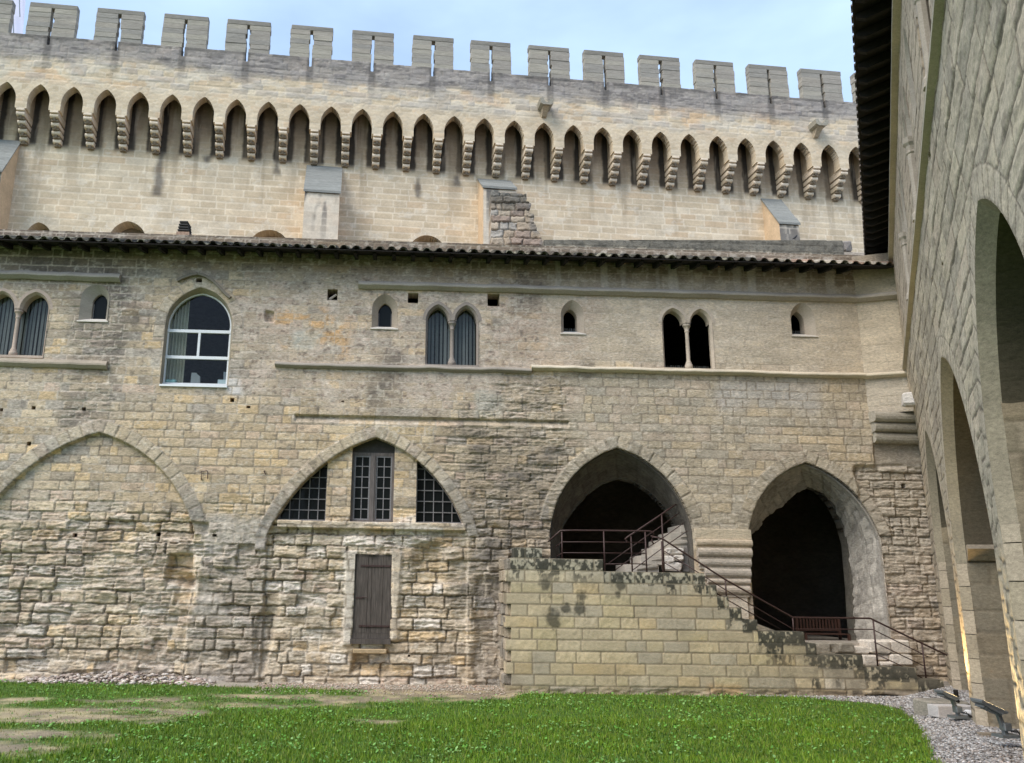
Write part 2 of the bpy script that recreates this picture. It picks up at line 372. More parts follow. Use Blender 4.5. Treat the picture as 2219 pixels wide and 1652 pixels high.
    return link(name, V[used], rm[q], mat, parent, C[used], True)
def blocks(U, Z, ch, cw, seed, wav=.01, zoff=0, bounds=None):
    """random coursed masonry: returns distance to the nearest joint, stone id 0..1 (three of them), position in the stone"""
    rng = np.random.RandomState(seed)
    Zw = Z + wav * (fbm(U * 2.2, Z * 2.2, 3, seed + 5) - .5) * 2 + wav * .5 * (vn(U * 11, Z * 4, seed + 6) - .5) * 2
    Uw = U + wav * (fbm(U * 3.1, Z * 5.5, 2, seed + 9) - .5) * 2
    z0, z1 = Z.min() - 1, Z.max() + 1
    if bounds is None:
        b = [z0 + zoff]
        while b[-1] < z1: b.append(b[-1] + (ch(b[-1]) if callable(ch) else ch) * rng.uniform(.88, 1.12))
        bounds = b
    b = np.array(bounds); row = np.clip(np.searchsorted(b, Zw) - 1, 0, len(b) - 2)
    dz = np.minimum(Zw - b[row], b[row + 1] - Zw)
    du = np.full(U.shape, 9.); sid = np.zeros(U.shape); pos = np.zeros(U.shape); wd = np.ones(U.shape)
    u0, u1 = U.min() - 1.5, U.max() + 1.5
    for r in range(len(b) - 1):
        m = row == r
        if not m.any(): continue
        c = [u0 + rng.uniform(-.6, 0)]
        while c[-1] < u1: c.append(c[-1] + cw * rng.choice([.5, .75, .9, 1, 1.1, 1.35, 1.6]) * rng.uniform(.85, 1.15))
        c = np.array(c); x = Uw[m]; k = np.clip(np.searchsorted(c, x) - 1, 0, len(c) - 2)
        du[m] = np.minimum(x - c[k], c[k + 1] - x); sid[m] = k + r * 997
    return np.minimum(du, dz), du, dz, sid
def rid(sid, s): return _h(sid, np.zeros_like(sid) + s, s)
def palette(r, cols, ws):
    e = np.cumsum(ws) / np.sum(ws); o = np.zeros(r.shape + (3,)); p = 0
    for c, t in zip(cols, e): o[(r >= p) & (r <= t)] = c; p = t
    return o
def blob(U, Z, fr, x0, y0, x1, y1, soft=.3, wob=.5, s=1):
    """soft rectangular weight over a region of a wall, with a wandering edge"""
    a = fr.px((x0 + x1) / 2, y0); b = fr.px((x0 + x1) / 2, y1); l = fr.px(x0, (y0 + y1) / 2)[0]; r = fr.px(x1, (y0 + y1) / 2)[0]
    k = wob * (fbm(U * .9, Z * .9, 4, s) - .5) * 2
    return sm(-soft, soft, U + k - l) * sm(-soft, soft, r - U + k) * sm(-soft, soft, a[1] - Z + k) * sm(-soft, soft, Z + k - b[1])
# ================================================================== GROUND
def gnd_h(X, Y):
    # gravel and soil rise a little towards the walls
    return .10 * sm(17.5, 20.6, Y) + .02 * (fbm(X * .5, Y * .5, 3, 4) - .5) + .22 * sm(-1.2, 0, -((X - 12.5) * -.884 + (Y - 21.1) * .467) )
def lawn_mask(X, Y):     # 1 on the lawn, 0 on bare ground and gravel
    e = .25 * (fbm(X * 1.6, Y * 1.6, 3, 8) - .5)
    pts = [(7.0, 12.2), (7.38, 13.0), (8.19, 14.6), (8.85, 16.03), (9.6, 17.6), (9.95, 18.46), (9.8, 19.2)]
    xs = np.interp(Y, [p[1] for p in pts], [p[0] for p in pts])
    left = sm(-.05, .1, xs - X + e)
    yb = np.interp(X, [-14, -3.2, -2.4, 0, 1.8, 2.2, 8.2, 9.6, 14], [20.2, 20.1, 19.9, 19.2, 18.95, 19.85, 20.0, 19.2, 18.4])
    return left * sm(-.05, .15, yb - Y + e * 1.3)
def bare_mask(X, Y):
    def el(x, y, a, b): return np.exp(-(((X - x) / a) ** 2 + ((Y - y) / b) ** 2) ** 2)
    P = lambda x, y: gpx(x, y)
    n = fbm(X * 1.1, Y * 1.7, 4, 12)
    m = 0
    for (x, y, a, b, k) in ((60, 1545, 2.4, 1.2, .9), (260, 1540, 2.2, .6, .8), (480, 1525, 3.0, .7, .7), (760, 1517, 2.6, .5, .8), (20, 1600, 1.2, 1.2, .8), (900, 1515, 2, .4, .6), (820, 1560, .8, .35, .55), (330, 1522, 5, .35, .7)):
        c = P(x, y); m = np.maximum(m, k * el(c[0], c[1], a, b))
    return np.clip(m * .8 + (n - .5) * 1.5 * (m > .03) + (fbm(X * 5, Y * 7, 3, 14) - .5) * .5 * (m > .03), 0, 1)
def ground():
    xs = np.concatenate([[-400, -120, -40], np.arange(-16, 18, .09), [40, 120, 400]]); ys = np.concatenate([[-300, -60, -10], np.arange(6, 24, .09), [60, 150, 600]])
    X, Y = np.meshgrid(xs, ys); lm = lawn_mask(X, Y); bm = bare_mask(X, Y)
    near = (np.abs(X) < 18) & (Y > 5) & (Y < 24.5)
    Z = np.where(near, gnd_h(X, Y), 0) - .012 * (1 - lm) * near
    n = fbm(X * 3, Y * 3, 4, 3); n2 = fbm(X * 9, Y * 9, 3, 6)
    c = np.zeros(X.shape + (3,)); soil = mixc(c + (.27, .22, .15), (.45, .37, .22), sm(.35, .65, n))
    c = mixc(soil, (.08, .15, .025), lm * (1 - sm(.15, .85, bm + .3 * (n2 - .5))))
    gr = np.zeros(X.shape + (3,)) + (.30, .275, .24); gr = mixc(gr, (.20, .18, .155), sm(.4, .7, n2))
    c = mixc(c, (.30, .28, .245), (1 - lm) * sm(7, 8, X)) if False else np.where(((1 - lm) * (X > 6))[..., None] > .5, gr, c)
    pat = (1 - lm) * (X < 2.4) * sm(20.0, 20.25, Y + .3 * (n - .5)); c = mixc(c, (.40, .36, .30), pat * .8)
    V = np.stack([X, Y, Z], -1).reshape(-1, 3); idx = np.arange(X.size).reshape(X.shape)
    q = np.stack([idx[:-1, :-1], idx[:-1, 1:], idx[1:, 1:], idx[1:, :-1]], -1).reshape(-1, 4)
    return tag(link('ground', V, q, stone_mat('soil', 30, .3, .8, .03, stretch=(1, 1, 1)), None, c.reshape(-1, 3), True), kind='structure')
ground()
# ================================================================== CLOISTER WING
WING = empty('cloister_wing', FA.pt(0, 0, 0), 'long low cloister range of patched beige limestone with pointed arches under a clay tile eave', 'building')
pxs = FA.px
def archpx(fr, xL, xR, ys, xa, ya, h=0, mL=None, mR=None):
    return Arch(fr.px(xL, ys, h)[0], fr.px(xR, ys, h)[0], fr.px(xa, ys, h)[1], fr.px(xa, ya, h)[0], fr.px(xa, ya, h)[1], mL and fr.px(*mL, h), mR and fr.px(*mR, h))
A1 = archpx(FA, -55, 420, 1152, 214, 936, 0, (50, 1022), (330, 998)); A2 = archpx(FA, 577, 1014, 1165, 813, 946, 0, (683, 1019), (937, 1027))
A3 = archpx(FA, 1192, 1504, 1150, 1338, 968.5, 0, (1236, 1037), (1445, 1036)); A4 = archpx(FA, 1621, 1913, 1165, 1746, 1001, 0, (1668, 1047), (1848, 1063))
RINGS = [(A1, 1.02, 1.42), (A2, .92, .9), (A3, .56, .95), (A4, .56, .8)]
RINGW = [.34, .29, .30, .31]
holes = []
def rect(x0, y0, x1, y1, fr=FA, h=0):
    a = fr.px(x0, (y0 + y1) / 2, h)[0]; b = fr.px(x1, (y0 + y1) / 2, h)[0]; c = fr.px((x0 + x1) / 2, y0, h)[1]; d = fr.px((x0 + x1) / 2, y1, h)[1]
    return a, b, d, c    # u0,u1,z0,z1
def rpoly(r): return [(r[0], r[2]), (r[0], r[3]), (r[1], r[3]), (r[1], r[2])]
# twin windows: polygon of the two lights with a springer over the column
def twin_def(fr, xl, xc, xr, ym, ysill, yspr, yap):
    uL = fr.px(xl, ym)[0]; uc = fr.px(xc, ym)[0]; uR = fr.px(xr, ym)[0]; zs = fr.px(xc, yspr)[1]; z0 = fr.px(xc, ysill)[1]; za = fr.px(xc, yap)[1]
    a = Arch(uL, uc - .055, zs, (uL + uc - .055) / 2, za); b = Arch(uc + .055, uR, zs, (uR + uc + .055) / 2, za)
    P = [(uL, z0)] + a.line(9) + b.line(9) + [(uR, z0)]
    return dict(uL=uL, uc=uc, uR=uR, zs=zs, z0=z0, za=za, P=P, a=a, b=b)
TW = [twin_def(FA, -37, 33, 103, 700, 770, 668, 630.5), twin_def(FA, 921.5, 979.5, 1036.5, 740, 791, 694, 659.5), twin_def(FA, 1435.5, 1492, 1545, 740, 798, 699, 667.5)]
def lancet_def(fr, o, i, ys_o, ys_i, yao, yai, ybo, ybi):
    def mk(x0, x1, ys, ya, yb):
        u0 = fr.px(x0, ys)[0]; u1 = fr.px(x1, ys)[0]; zs = fr.px(x0, ys)[1]; za = fr.px((x0 + x1) / 2, ya)[1]; zb = fr.px((x0 + x1) / 2, yb)[1]
        return Arch(u0, u1, zs, (u0 + u1) / 2, za), zb
    return mk(*o, ys_o, yao, ybo), mk(*i, ys_i, yai, ybi)
LN = [lancet_def(FA, (175.5, 237.5), (196, 228), 645, 652, 616, 632.5, 695, 686.5), lancet_def(FA, (806, 861), (819, 849), 668, 672, 636, 652.5, 711, 703.5),
      lancet_def(FA, (1214.7, 1265), (1223, 1252.6), 682, 685, 649, 665, 722, 714.5), lancet_def(FA, (1712.5, 1765), (1719.5, 1747.5), 688, 691, 655, 670.5, 727, 719.5)]
OFF = archpx(FA, 357.5, 504, 706, 436, 622); zoff = pxs(425, 834)[1]
offP = OFF.poly(zoff, 14)
for t in TW: holes.append((t['P'], .30))
for (o, ob), (i, ib) in LN: holes.append((o.poly(ob, 8), .0))
holes.append((offP, .28))
# windows inside the second arch
z2 = pxs(810, 1129)[1]
def clip_arch(A, u0, u1, zb, n=40, inset=.0):
    """part of the arch opening between u0 and u1 above zb"""
    P = []; ln = A.line(n)
    us = np.array([p[0] for p in ln]); zs = np.array([p[1] for p in ln])
    top = lambda u: float(np.interp(u, us, zs)) - inset
    ul = u0; ur = u1
    if top(u0) < zb: ul = next(u for u in np.linspace(u0, u1, 400) if top(u) > zb)
    if top(u1) < zb: ur = next(u for u in np.linspace(u1, u0, 400) if top(u) > zb)
    g = np.linspace(ul, ur, 14); pts = [(u, top(u)) for u in g]
    if (A.ua - ul) * (A.ua - ur) < 0: pts = [(u, top(u)) for u in sorted(list(g) + [A.ua])]
    return [(ul, zb)] + pts + [(ur, zb)] if top(ul) > zb + .02 else pts + ([(ur, zb)] if top(ur) > zb + .02 else [])
W2 = [clip_arch(A2, A2.uL, pxs(706.5, 1060)[0], z2), clip_arch(A2, pxs(759.5, 1060)[0], pxs(853, 1060)[0], z2), clip_arch(A2, pxs(902, 1060)[0], A2.uR, z2)]
for p in W2: holes.append((p, .34))
D2 = rect(766, 1200, 846.5, 1392); holes.append((rpoly(D2), .16))
HSQ = [rect(709, 626, 731, 650), rect(883.5, 634, 906, 656), rect(1056, 636, 1082, 663)]
HOLE_S = [(73, 883, 9, 8), (181, 885, 9, 8), (3, 887, 7, 7), (62.5, 960.5, 9, 9), (538, 881, 9, 6), (503, 866, 9, 9), (157, 1158, 10, 9), (338, 1156, 9, 9), (464, 1159, 10, 6), (98, 1196, 6, 5), (431, 607, 13, 9), (1962, 1051, 11, 10), (101, 718, 4, 4), (640, 1100, 0, 0), (742, 869, 6, 3), (1098, 1074, 5, 4), (886, 1421, 6, 5)]
for r in HSQ: holes.append((rpoly(r), .45))
for x, y, a, b in HOLE_S:
    if a: holes.append((rpoly(rect(x - a / 2, y - b / 2, x + a / 2, y + b / 2)), .3))
A3P = A3.poly(-.3, 16); A4P = A4.poly(-.3, 16)
holes.append((A3P, .16)); holes.append((A4P, .10))
PAL = [(.43, .355, .245), (.49, .41, .285), (.39, .335, .25), (.53, .41, .245), (.47, .375, .285), (.36, .325, .265)]
def facade(U, Z):
    def bl(*a, **k): return blob(U, Z, FA, *a, **k)
    ch = lambda z: .225 + .045 * float(np.clip((6 - z) / 5, 0, 1))
    # weights of the different kinds of masonry
    lowL = bl(-300, 1150, 560, 1700, soft=.35, wob=.6, s=1)        # protruding rubble, lower left
    lowC = bl(560, 1128, 1085, 1700, soft=.25, wob=.4, s=2)
    pierC = bl(412, 1120, 565, 1700, soft=.12, wob=.25, s=3)       # patched strip between the blocked arches
    grey = bl(985, 925, 1205, 1290, soft=.5, wob=.9, s=4)          # black-grey eroded beds
    greyU = bl(1075, 815, 1260, 1130, soft=.35, wob=.8, s=5)
    upL = bl(-300, 400, 268, 612, soft=.25, wob=.35, s=6)
    midL = bl(150, 590, 275, 920, soft=.2, wob=.45, s=7)
    plast = bl(520, 560, 1170, 875, soft=.5, wob=.6, s=8)
    upR = bl(1180, 400, 2300, 800, soft=.25, wob=.3, s=9)
    lowR = bl(1230, 800, 2300, 1200, soft=.4, wob=.5, s=10)
    farR = bl(1893, 1015, 2400, 1800, soft=.06, wob=.12, s=11)
    conc = bl(1893, 950, 2400, 1018, soft=.05, wob=.12, s=12)
    band = bl(-300, 1090, 1200, 1240, soft=.3, wob=.5, s=13)
    erod = np.clip(lowL * .8 + lowC * .75 + grey + greyU * .85 + midL * .5 + farR * .9 + band * .5, 0, 1) * (1 - .75 * upR)
    rub = np.clip(lowL + lowC * .8 + farR * .3 + band * .3, 0, 1)
    d, du, dz, sid = blocks(U, Z, ch, .47, 11, .012)
    dR, duR, dzR, sidR = blocks(U, Z, lambda z: .255 + .02 * float(z < 3), .50, 23, .026)
    k = (rub > .5) & (farR < .5)
    d = np.where(k, dR, d); dz = np.where(k, dzR, dz); sid = np.where(k, sidR + 5e5, sid)
    # voussoir rings
    ring = np.zeros(U.shape, bool); infill = np.zeros(U.shape)
    for q, (A, low_l, low_r) in enumerate(RINGS):
        r, al = A.dist(U, Z); wd = RINGW[q]
        zl = np.where(U < A.ua, A.zs - (.1, -.05, -.25, -.1)[q] + 0 * U, A.zs + (.0, .05, .22, .1)[q])
        if q == 1: zl = np.where(U < A.ua, A.zs - .35, A.zs + .08)
        m = (r > 0) & (r < wd) & (Z > zl); vw = .30
        j = np.abs(((al + .03 * vn(np.floor(al / vw), al * 0, 5)) / vw) % 1 - .5); dj = (.5 - j) * vw
        dd = np.minimum(np.minimum(r, wd - r), dj)
        d = np.where(m, dd, d); sid = np.where(m, np.floor(al / vw) + 1e6 + q * 1000, sid); ring |= m
        dz = np.where(m, dd, dz)
        if q < 2: infill = np.maximum(infill, sm(0, .03, -r) * (Z > A.zs - 9) * (Z > .05))
    r1, al1 = OFF.dist(U, Z); m = (r1 > 0) & (r1 < .28) & (Z > OFF.zs - .4); dd = np.minimum(np.minimum(r1, .28 - r1), (.5 - np.abs((al1 / .33) % 1 - .5)) * .33)
    d = np.where(m, dd, d); sid = np.where(m, np.floor(al1 / .33) + 3e6, sid); ring |= m
    # pilaster strip joints between blocked arches / below
    R1, R2, R3 = rid(sid, 1), rid(sid, 2), rid(sid, 3)
    smooth = np.clip(upR + plast * .6, 0, 1)
    jw = np.where(ring, .014, lerp(.015, .011, smooth)) + .010 * rub
    joint = 1 - sm(jw * .5, jw + .010, d); open_ = sm(.36, .58, fbm(U * .8, Z * 1.1, 4, 27) + .25 * (R1 - .5))
    # relief
    bed = fbm(U * 2.2, Z * 26, 5, 21, .6); bed2 = fbm(U * 4, Z * 60, 3, 22); rough = fbm(U * 7, Z * 9, 5, 24, .6); big = fbm(U * 1.3, Z * 2.2, 4, 25)
    h = (R1 - .5) * lerp(.006, .075, rub) + (R1 - .5) * .03 * erod
    h += -joint * lerp(.012, .045, np.clip(rub + .35 * erod, 0, 1)) * (1 - .6 * smooth) * (.25 + .75 * open_)
    h += (sm(0, .022, d) - 1) * .022 * rub * (.3 + .7 * open_) - rub * .035 * sm(.5, .62, fbm(U * 1.6, Z * 15, 4, 28, .6)) * (.3 + R2)
    eb = erod * (.35 + .65 * R2)
    h += -(np.abs(bed - .5) * -2 + .6) * .115 * eb + (bed2 - .5) * .04 * eb + (rough - .5) * (.012 + .05 * np.maximum(rub * .8, erod * .6)) 
    h += (big - .5) * (.02 + .12 * rub)
    h += -infill * (.07 + .05 * (1 - rub)) * (1 - ring)
    h = np.where(ring, .012 + (R1 - .5) * .014 - joint * .012 + (rough - .5) * .02 - .05 * erod * (bed - .3), h)
    # concrete-like patches in the strip between arches
    pp = pierC * sm(.45, .6, fbm(U * .9, Z * 1.1, 3, 31)); h = lerp(h, -.05 + (rough - .5) * .05, pp * .8)
    h = lerp(h, -.10 + (rough - .5) * .008, conc); h -= farR * .08
    # the long chase cut over the arches, and the hollow beside the door
    g = rect(639, 904, 1232, 921); gz = lerp(g[3], g[3] + .0, 0)
    gm = (U > g[0]) & (U < g[1]) & (Z < g[3] + .012 * (rough - .5)) & (Z > g[2] + .01); h = np.where(gm, -.10 + .085 * sm(g[3] - .03, g[2], Z), h); d = np.where(gm, 1, d)
    def cav(x0, y0, x1, y1, dep, s, soft=.08):
        w_ = blob(U, Z, FA, x0, y0, x1, y1, soft=soft, wob=.22, s=s); return w_ * dep
    cv = cav(362, 1203, 412, 1262, .22, 41) + cav(895, 1172, 960, 1262, .20, 42, .15) + cav(765, 1404, 842, 1455, .20, 43, .06) + cav(575, 1285, 600, 1330, .12, 44) + cav(560, 1335, 575, 1460, .12, 45) + cav(1032, 1250, 1095, 1490, .10, 46) + cav(385, 1255, 415, 1300, .12, 47) + cav(416, 1138, 445, 1150, .1, 48, .03) + cav(480, 1400, 530, 1440, .12, 49) + cav(412, 1260, 470, 1285, .08, 50) + cav(578, 676, 592, 694, .12, 51, .03)
    h = h - cv
    ledge = rect(600, 1130, 1010, 1146); lm = (U > ledge[0]) & (U < ledge[1]) & (Z < ledge[3]) & (Z > ledge[2]) ; h = np.where(lm, .03 + (R1 - .5) * .02 + (rough - .5) * .02, h)
    # colours
    c = palette(R2, PAL, [3, 3, 2, 1.3, 1.6, 1.4]); c *= (1.0 + .30 * (R3 - .5))[..., None] * 1.05
    n1 = fbm(U * .55, Z * .55, 5, 61); n2 = fbm(U * 2.3, Z * 3.5, 5, 62, .6); n3 = fbm(U * 8, Z * 12, 4, 63)
    bleach = np.clip(lowC * .8 + lowL * .45 + band * .3, 0, 1); c = mixc(c, (.60, .54, .42), bleach * sm(.38, .60, n2) * .8); c = mixc(c, (.66, .63, .55), np.clip(lowC + .6 * lowL, 0, 1) * (R2 > .80) * .7); c = mixc(c, (.27, .22, .16), np.clip(lowC + lowL, 0, 1) * sm(.55, .66, fbm(U * 2, Z * 9, 4, 90)) * .5)
    c = mixc(c, (.33, .26, .20), lowL * sm(.45, .7, fbm(U * 1.2, Z * 1.5, 3, 64)) * .45)
    c = mixc(c, (.56, .43, .25), bl(280, 900, 760, 1130, soft=.8, wob=.8, s=65) * .35)
    c = mixc(c, (.53, .41, .20), bl(740, 925, 1000, 1020, soft=.5, wob=.8, s=66) * .4 * R1)
    c = mixc(c, (.50, .37, .19), bl(1020, 800, 1150, 880, soft=.4, wob=.6, s=67) * .5 * sm(.3, .8, R1))
    c = mixc(c, (.40, .34, .27), plast * .45); c = mixc(c, (.53, .46, .38), plast * sm(.5, .62, n2) * .7); c = mixc(c, (.33, .25, .19), plast * sm(.55, .7, n3) * .5)
    c = mixc(c, (.55, .33, .13), bl(610, 690, 745, 735, soft=.3, wob=.7, s=68) * sm(.45, .6, n2) * .75)
    c = mixc(c, (.40, .43, .38), np.maximum(bl(640, 720, 680, 750, soft=.12, wob=.3, s=69), bl(1040, 860, 1085, 895, soft=.12, wob=.3, s=70)) * .6)
    c = mixc(c, (.47, .415, .315), upR * .88); c = mixc(c, (.52, .47, .365), bl(1560, 640, 2300, 800, soft=.5, wob=.5, s=71) * .5); c *= (1 + upR[..., None] * (R3[..., None] - .5) * .16)
    c = mixc(c, (.42, .33, .255), bl(1090, 640, 1300, 790, soft=.4, wob=.6, s=72) * .45)
    c = mixc(c, (.40, .375, .29), lowR * .55); c = mixc(c, (.42, .43, .42), bl(1560, 822, 1760, 880, soft=.3, wob=.5, s=73) * .55)
    gk = np.clip(grey + greyU * .35, 0, 1); c = mixc(c, (.15, .14, .122), gk * (.50 + .45 * R1) * (.6 + .4 * sm(.4, .6, n2))); c = mixc(c, (.36, .32, .24), greyU * (1 - grey) * .4)
    c = mixc(c, (.15, .14, .125), upL * (.55 + .3 * R1)); c = mixc(c, (.22, .20, .17), midL * (.3 + .4 * R1))
    c = mixc(c, (.11, .10, .085), sm(.62, .9, fbm(U * .8, Z * .5, 4, 74)) * .8 * (1 - upR))
    zt = pxs(1000, 545)[1]; c = mixc(c, (.15, .12, .09), sm(zt - 1.15, zt - .25, Z + .5 * (n2 - .5)) * (.80 + .1 * n1))       # grime under the eave, plus the eave's shade painted into the colour
    for x, wd, a in ((1206, 7, .5), (1312, 9, .7), (1350, 8, .5), (1422, 6, .4), (1458, 12, .75), (1594, 10, .6), (1629, 13, .8), (1735, 12, .5), (1800, 13, .65), (1500, 4, .3)):
        uu = pxs(x, 605)[0]; ww = wd * .0118 * (1 + .35 * (vn(Z * 3, Z * 0 + x, 4) - .5)); ctr = uu + .10 * (vn(Z * 2.2, Z * 0 + x * 7.1, 5) - .5)
        zb = pxs(x, 640)[1]; c = mixc(c, (.50, .47, .40), (1 - sm(ww * .6, ww, np.abs(U - ctr))) * a * sm(zb - .1, zb, Z) * (1 - sm(zt + .12, zt + .2, Z)))
    c = mixc(c, (.29, .27, .235), pierC * .55); c = mixc(c, (.40, .38, .33), pp * .6)
    c = mixc(c, (.30, .285, .25), conc * .8); c = mixc(c, (.38, .355, .305), farR * .6)
    # rain marks below the sills, white bloom beside the office window
    for x, y0, y1, wd in ((432, 836, 980, 16), (725, 655, 720, 14), (890, 575, 610, 20), (895, 658, 690, 12), (50, 790, 870, 30), (985, 800, 850, 60)):
        a = pxs(x, y0); b = pxs(x, y1); ww = wd * .0118; c = mixc(c, (.52, .47, .41), (1 - sm(ww * .4, ww, np.abs(U - a[0] + .05 * (n2 - .5)))) * sm(b[1], a[1], Z) * (Z < a[1]) * .4)
    c = mixc(c, (.62, .62, .60), bl(492, 820, 520, 855, soft=.1, wob=.3, s=75) * .6)
    cb = np.clip(cv * 6, 0, 1); c = mixc(c, (.50, .34, .17), cb * blob(U, Z, FA, 350, 1195, 420, 1310, soft=.2, wob=.2, s=76) * .4); c = mixc(c, (.52, .42, .27), cb * blob(U, Z, FA, 850, 1160, 1000, 1280, soft=.3, wob=.2, s=77) * .8)
    c = mixc(c, (.13, .12, .11), cb * blob(U, Z, FA, 1030, 1245, 1100, 1500, soft=.15, wob=.2, s=78) * .75)
    c = mixc(c, (.62, .58, .50), bl(1000, 1080, 1090, 1200, soft=.3, wob=.6, s=79) * sm(.5, .65, n3) * .3)
    c = mixc(c, (.58, .54, .45), np.maximum(bl(740, 1195, 768, 1400, soft=.03, wob=.1, s=80), .4 * bl(846, 1195, 872, 1390, soft=.05, wob=.12, s=81)) * .85); 
    plm = np.maximum(bl(744, 1195, 768, 1400, soft=.03, wob=.1, s=80), bl(846, 1195, 868, 1390, soft=.05, wob=.12, s=81)); h = lerp(h, -.03 + (rough - .5) * .02, plm); 
    c = np.where(ring[..., None], c * .5 + .5 * np.array((.38, .35, .275)) * (.85 + .3 * R3[..., None]), c)
    c = mixc(c, (.22, .215, .20), ring * (1 - sm(A1.zs + .5, A1.zs + 1.8, Z)) * (U < 3) * .55)
    # joints
    jc = mixc(np.zeros(c.shape) + (.25, .215, .16), (.46, .41, .33), np.clip(smooth + midL + upL + (1 - open_) * .8, 0, 1)); jc = mixc(jc, (.24, .215, .165), np.clip(lowR + grey + greyU, 0, 1)); jc = mixc(jc, (.22, .19, .145), rub * open_); jc = mixc(jc, (.50, .45, .36), rub * (1 - open_) * .8)
    c = lerp(c, jc, (joint * lerp(.85, .62, smooth) * (1 - .8 * conc))[..., None])
    # lichen specks
    c = mixc(c, (.09, .085, .075), sm(.66, .74, n3) * .45 * (1 - .9 * np.clip(upR + lowR * .5, 0, 1))); c = mixc(c, (.62, .58, .48), sm(.62, .70, fbm(U * 9, Z * 13, 3, 88)) * .35 * (1 - grey)); hi = fbm(U * 20, Z * 30, 2, 89); c *= (1 + .22 * (hi - .5) * (1 - .6 * upR))[..., None]
    return h, np.clip(c, .01, .9)
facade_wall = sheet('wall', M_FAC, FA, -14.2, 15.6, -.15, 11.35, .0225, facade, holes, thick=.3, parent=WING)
TC = (.42, .39, .32)
# ---- string courses
def string(x0, y0, x1, y1, name, hh=.16, ht=.17, col=TC, parent=WING, fr=FA, top=True, extra=0):
    a = fr.px(x0, y0); b = fr.px(x1, y1); z = (a[1] + b[1]) / 2; m = MB()
    P = [(-.02, z), (hh * .55, z), (hh, z - ht * .42), (hh, z - ht * .62), (hh * .35, z - ht), (-.02, z - ht)]
    seg = max(2, int((b[0] + extra - a[0]) / .22)); m.profile(fr, P, a[0], b[0] + extra, col, seg, .016)
    return m.build(name, M_TRIM, parent)
string(-260, 583, 264, 592, 'string_course', .17, .21, (.34, .325, .29))
string(-260, 769, 234, 783, 'string_course', .12, .21, (.36, .32, .26))
string(777, 614, 1865, 637, 'string_course', .17, .20, (.37, .35, .31))
string(597, 785, 1150, 797.5, 'string_course', .12, .14, (.30, .28, .245))
string(1150, 797.5, 1880, 804, 'string_course', .15, .14, (.56, .52, .42))
# ---- twin windows
def twin(t, fr, parent, kind, colc=(.42, .36, .29)):
    m = MB(); P = t['P']
    def inset(P, d):
        return None
    # chamfered arch mouldings of both lights
    for A in (t['a'], t['b']):
        o = A.line(12, .0); i = A.line(12, -.055)
        m.loft(fr, o, .012, i, -.075, colc); m.loft(fr, i, -.075, i, -.30, colc)
        q = A.line(12, .085); m.loft(fr, q, .004, o, .012, colc)
    for s_, u in ((1, t['uL']), (-1, t['uR'])):
        m.loft(fr, [(u, t['z0']), (u, t['zs'])], .012, [(u + s_ * .055, t['z0']), (u + s_ * .055, t['zs'])], -.075, colc)
    m.box(fr, t['uL'], t['uR'], t['z0'] - .05, t['z0'] + .012, -.34, .02, colc)
    # block between the arches over the column
    m.box(fr, t['uc'] - .06, t['uc'] + .06, t['zs'], t['zs'] + .05, -.29, -.002, colc)
    win = m.build('twin_window', M_TRIM, parent)
    c = fr.pt(t['uc'], -.11, 0); z0, zs = t['z0'], t['zs']; H = zs - z0
    k = MB(); r = .052
    k.lathe(c, [(.105, z0), (.105, z0 + .10), (.095, z0 + .13), (.075, z0 + .16), (.082, z0 + .18), (.062, z0 + .21), (r, z0 + .24), (r * .97, z0 + H * .8), (r, zs - .24), (.066, zs - .225), (.066, zs - .205), (.055, zs - .19), (.072, zs - .12), (.098, zs - .075), (.105, zs - .07), (.105, zs)], 10, colc)
    k.build('column', M_TRIM, win, True)
    b = MB(); yb = -.31
    if kind == 'slats':
        u = t['uL'] - .02
        while u < t['uR']:
            w_ = random.uniform(.05, .085)
            b.box(fr, u, u + w_, z0, t['za'] + .02, yb - .05, yb - .035, random.choice([(.13, .13, .12), (.17, .168, .155), (.21, .205, .19)]))
            u += w_ + random.uniform(.022, .045)
        b.build('slatted_blind', M_SLAT, win)
        g = MB(); g.poly(fr, [(t['uL'] - .05, z0), (t['uR'] + .05, z0), (t['uR'] + .05, t['za'] + .05), (t['uL'] - .05, t['za'] + .05)], -.30); g.build('pane', M_GLASS, win)
    else:
        for ua_, ub_ in ((t['uL'] + .03, t['uc'] - .1), (t['uc'] + .1, t['uR'] - .03)):
            sp = MB(); u = ua_; sp.box(fr, ua_ - .01, ub_ + .01, z0 + .005, z0 + .02, -.165, -.135)
            while u < ub_: sp.tube([fr.pt(u, -.15, z0), fr.pt(u + random.uniform(-.03, .03), -.12, z0 + .11)], .0035, 4); u += .04
            sp.build('bird_spikes', M_STEEL, win)
    return win
M_SLAT = stone_mat('grey_blind', 4, .08, .05, .002, rough=.6)
twin(TW[0], FA, WING, 'slats', (.47, .39, .33)); twin(TW[1], FA, WING, 'slats', (.30, .27, .245)); twin(TW[2], FA, WING, 'open', (.50, .445, .37))
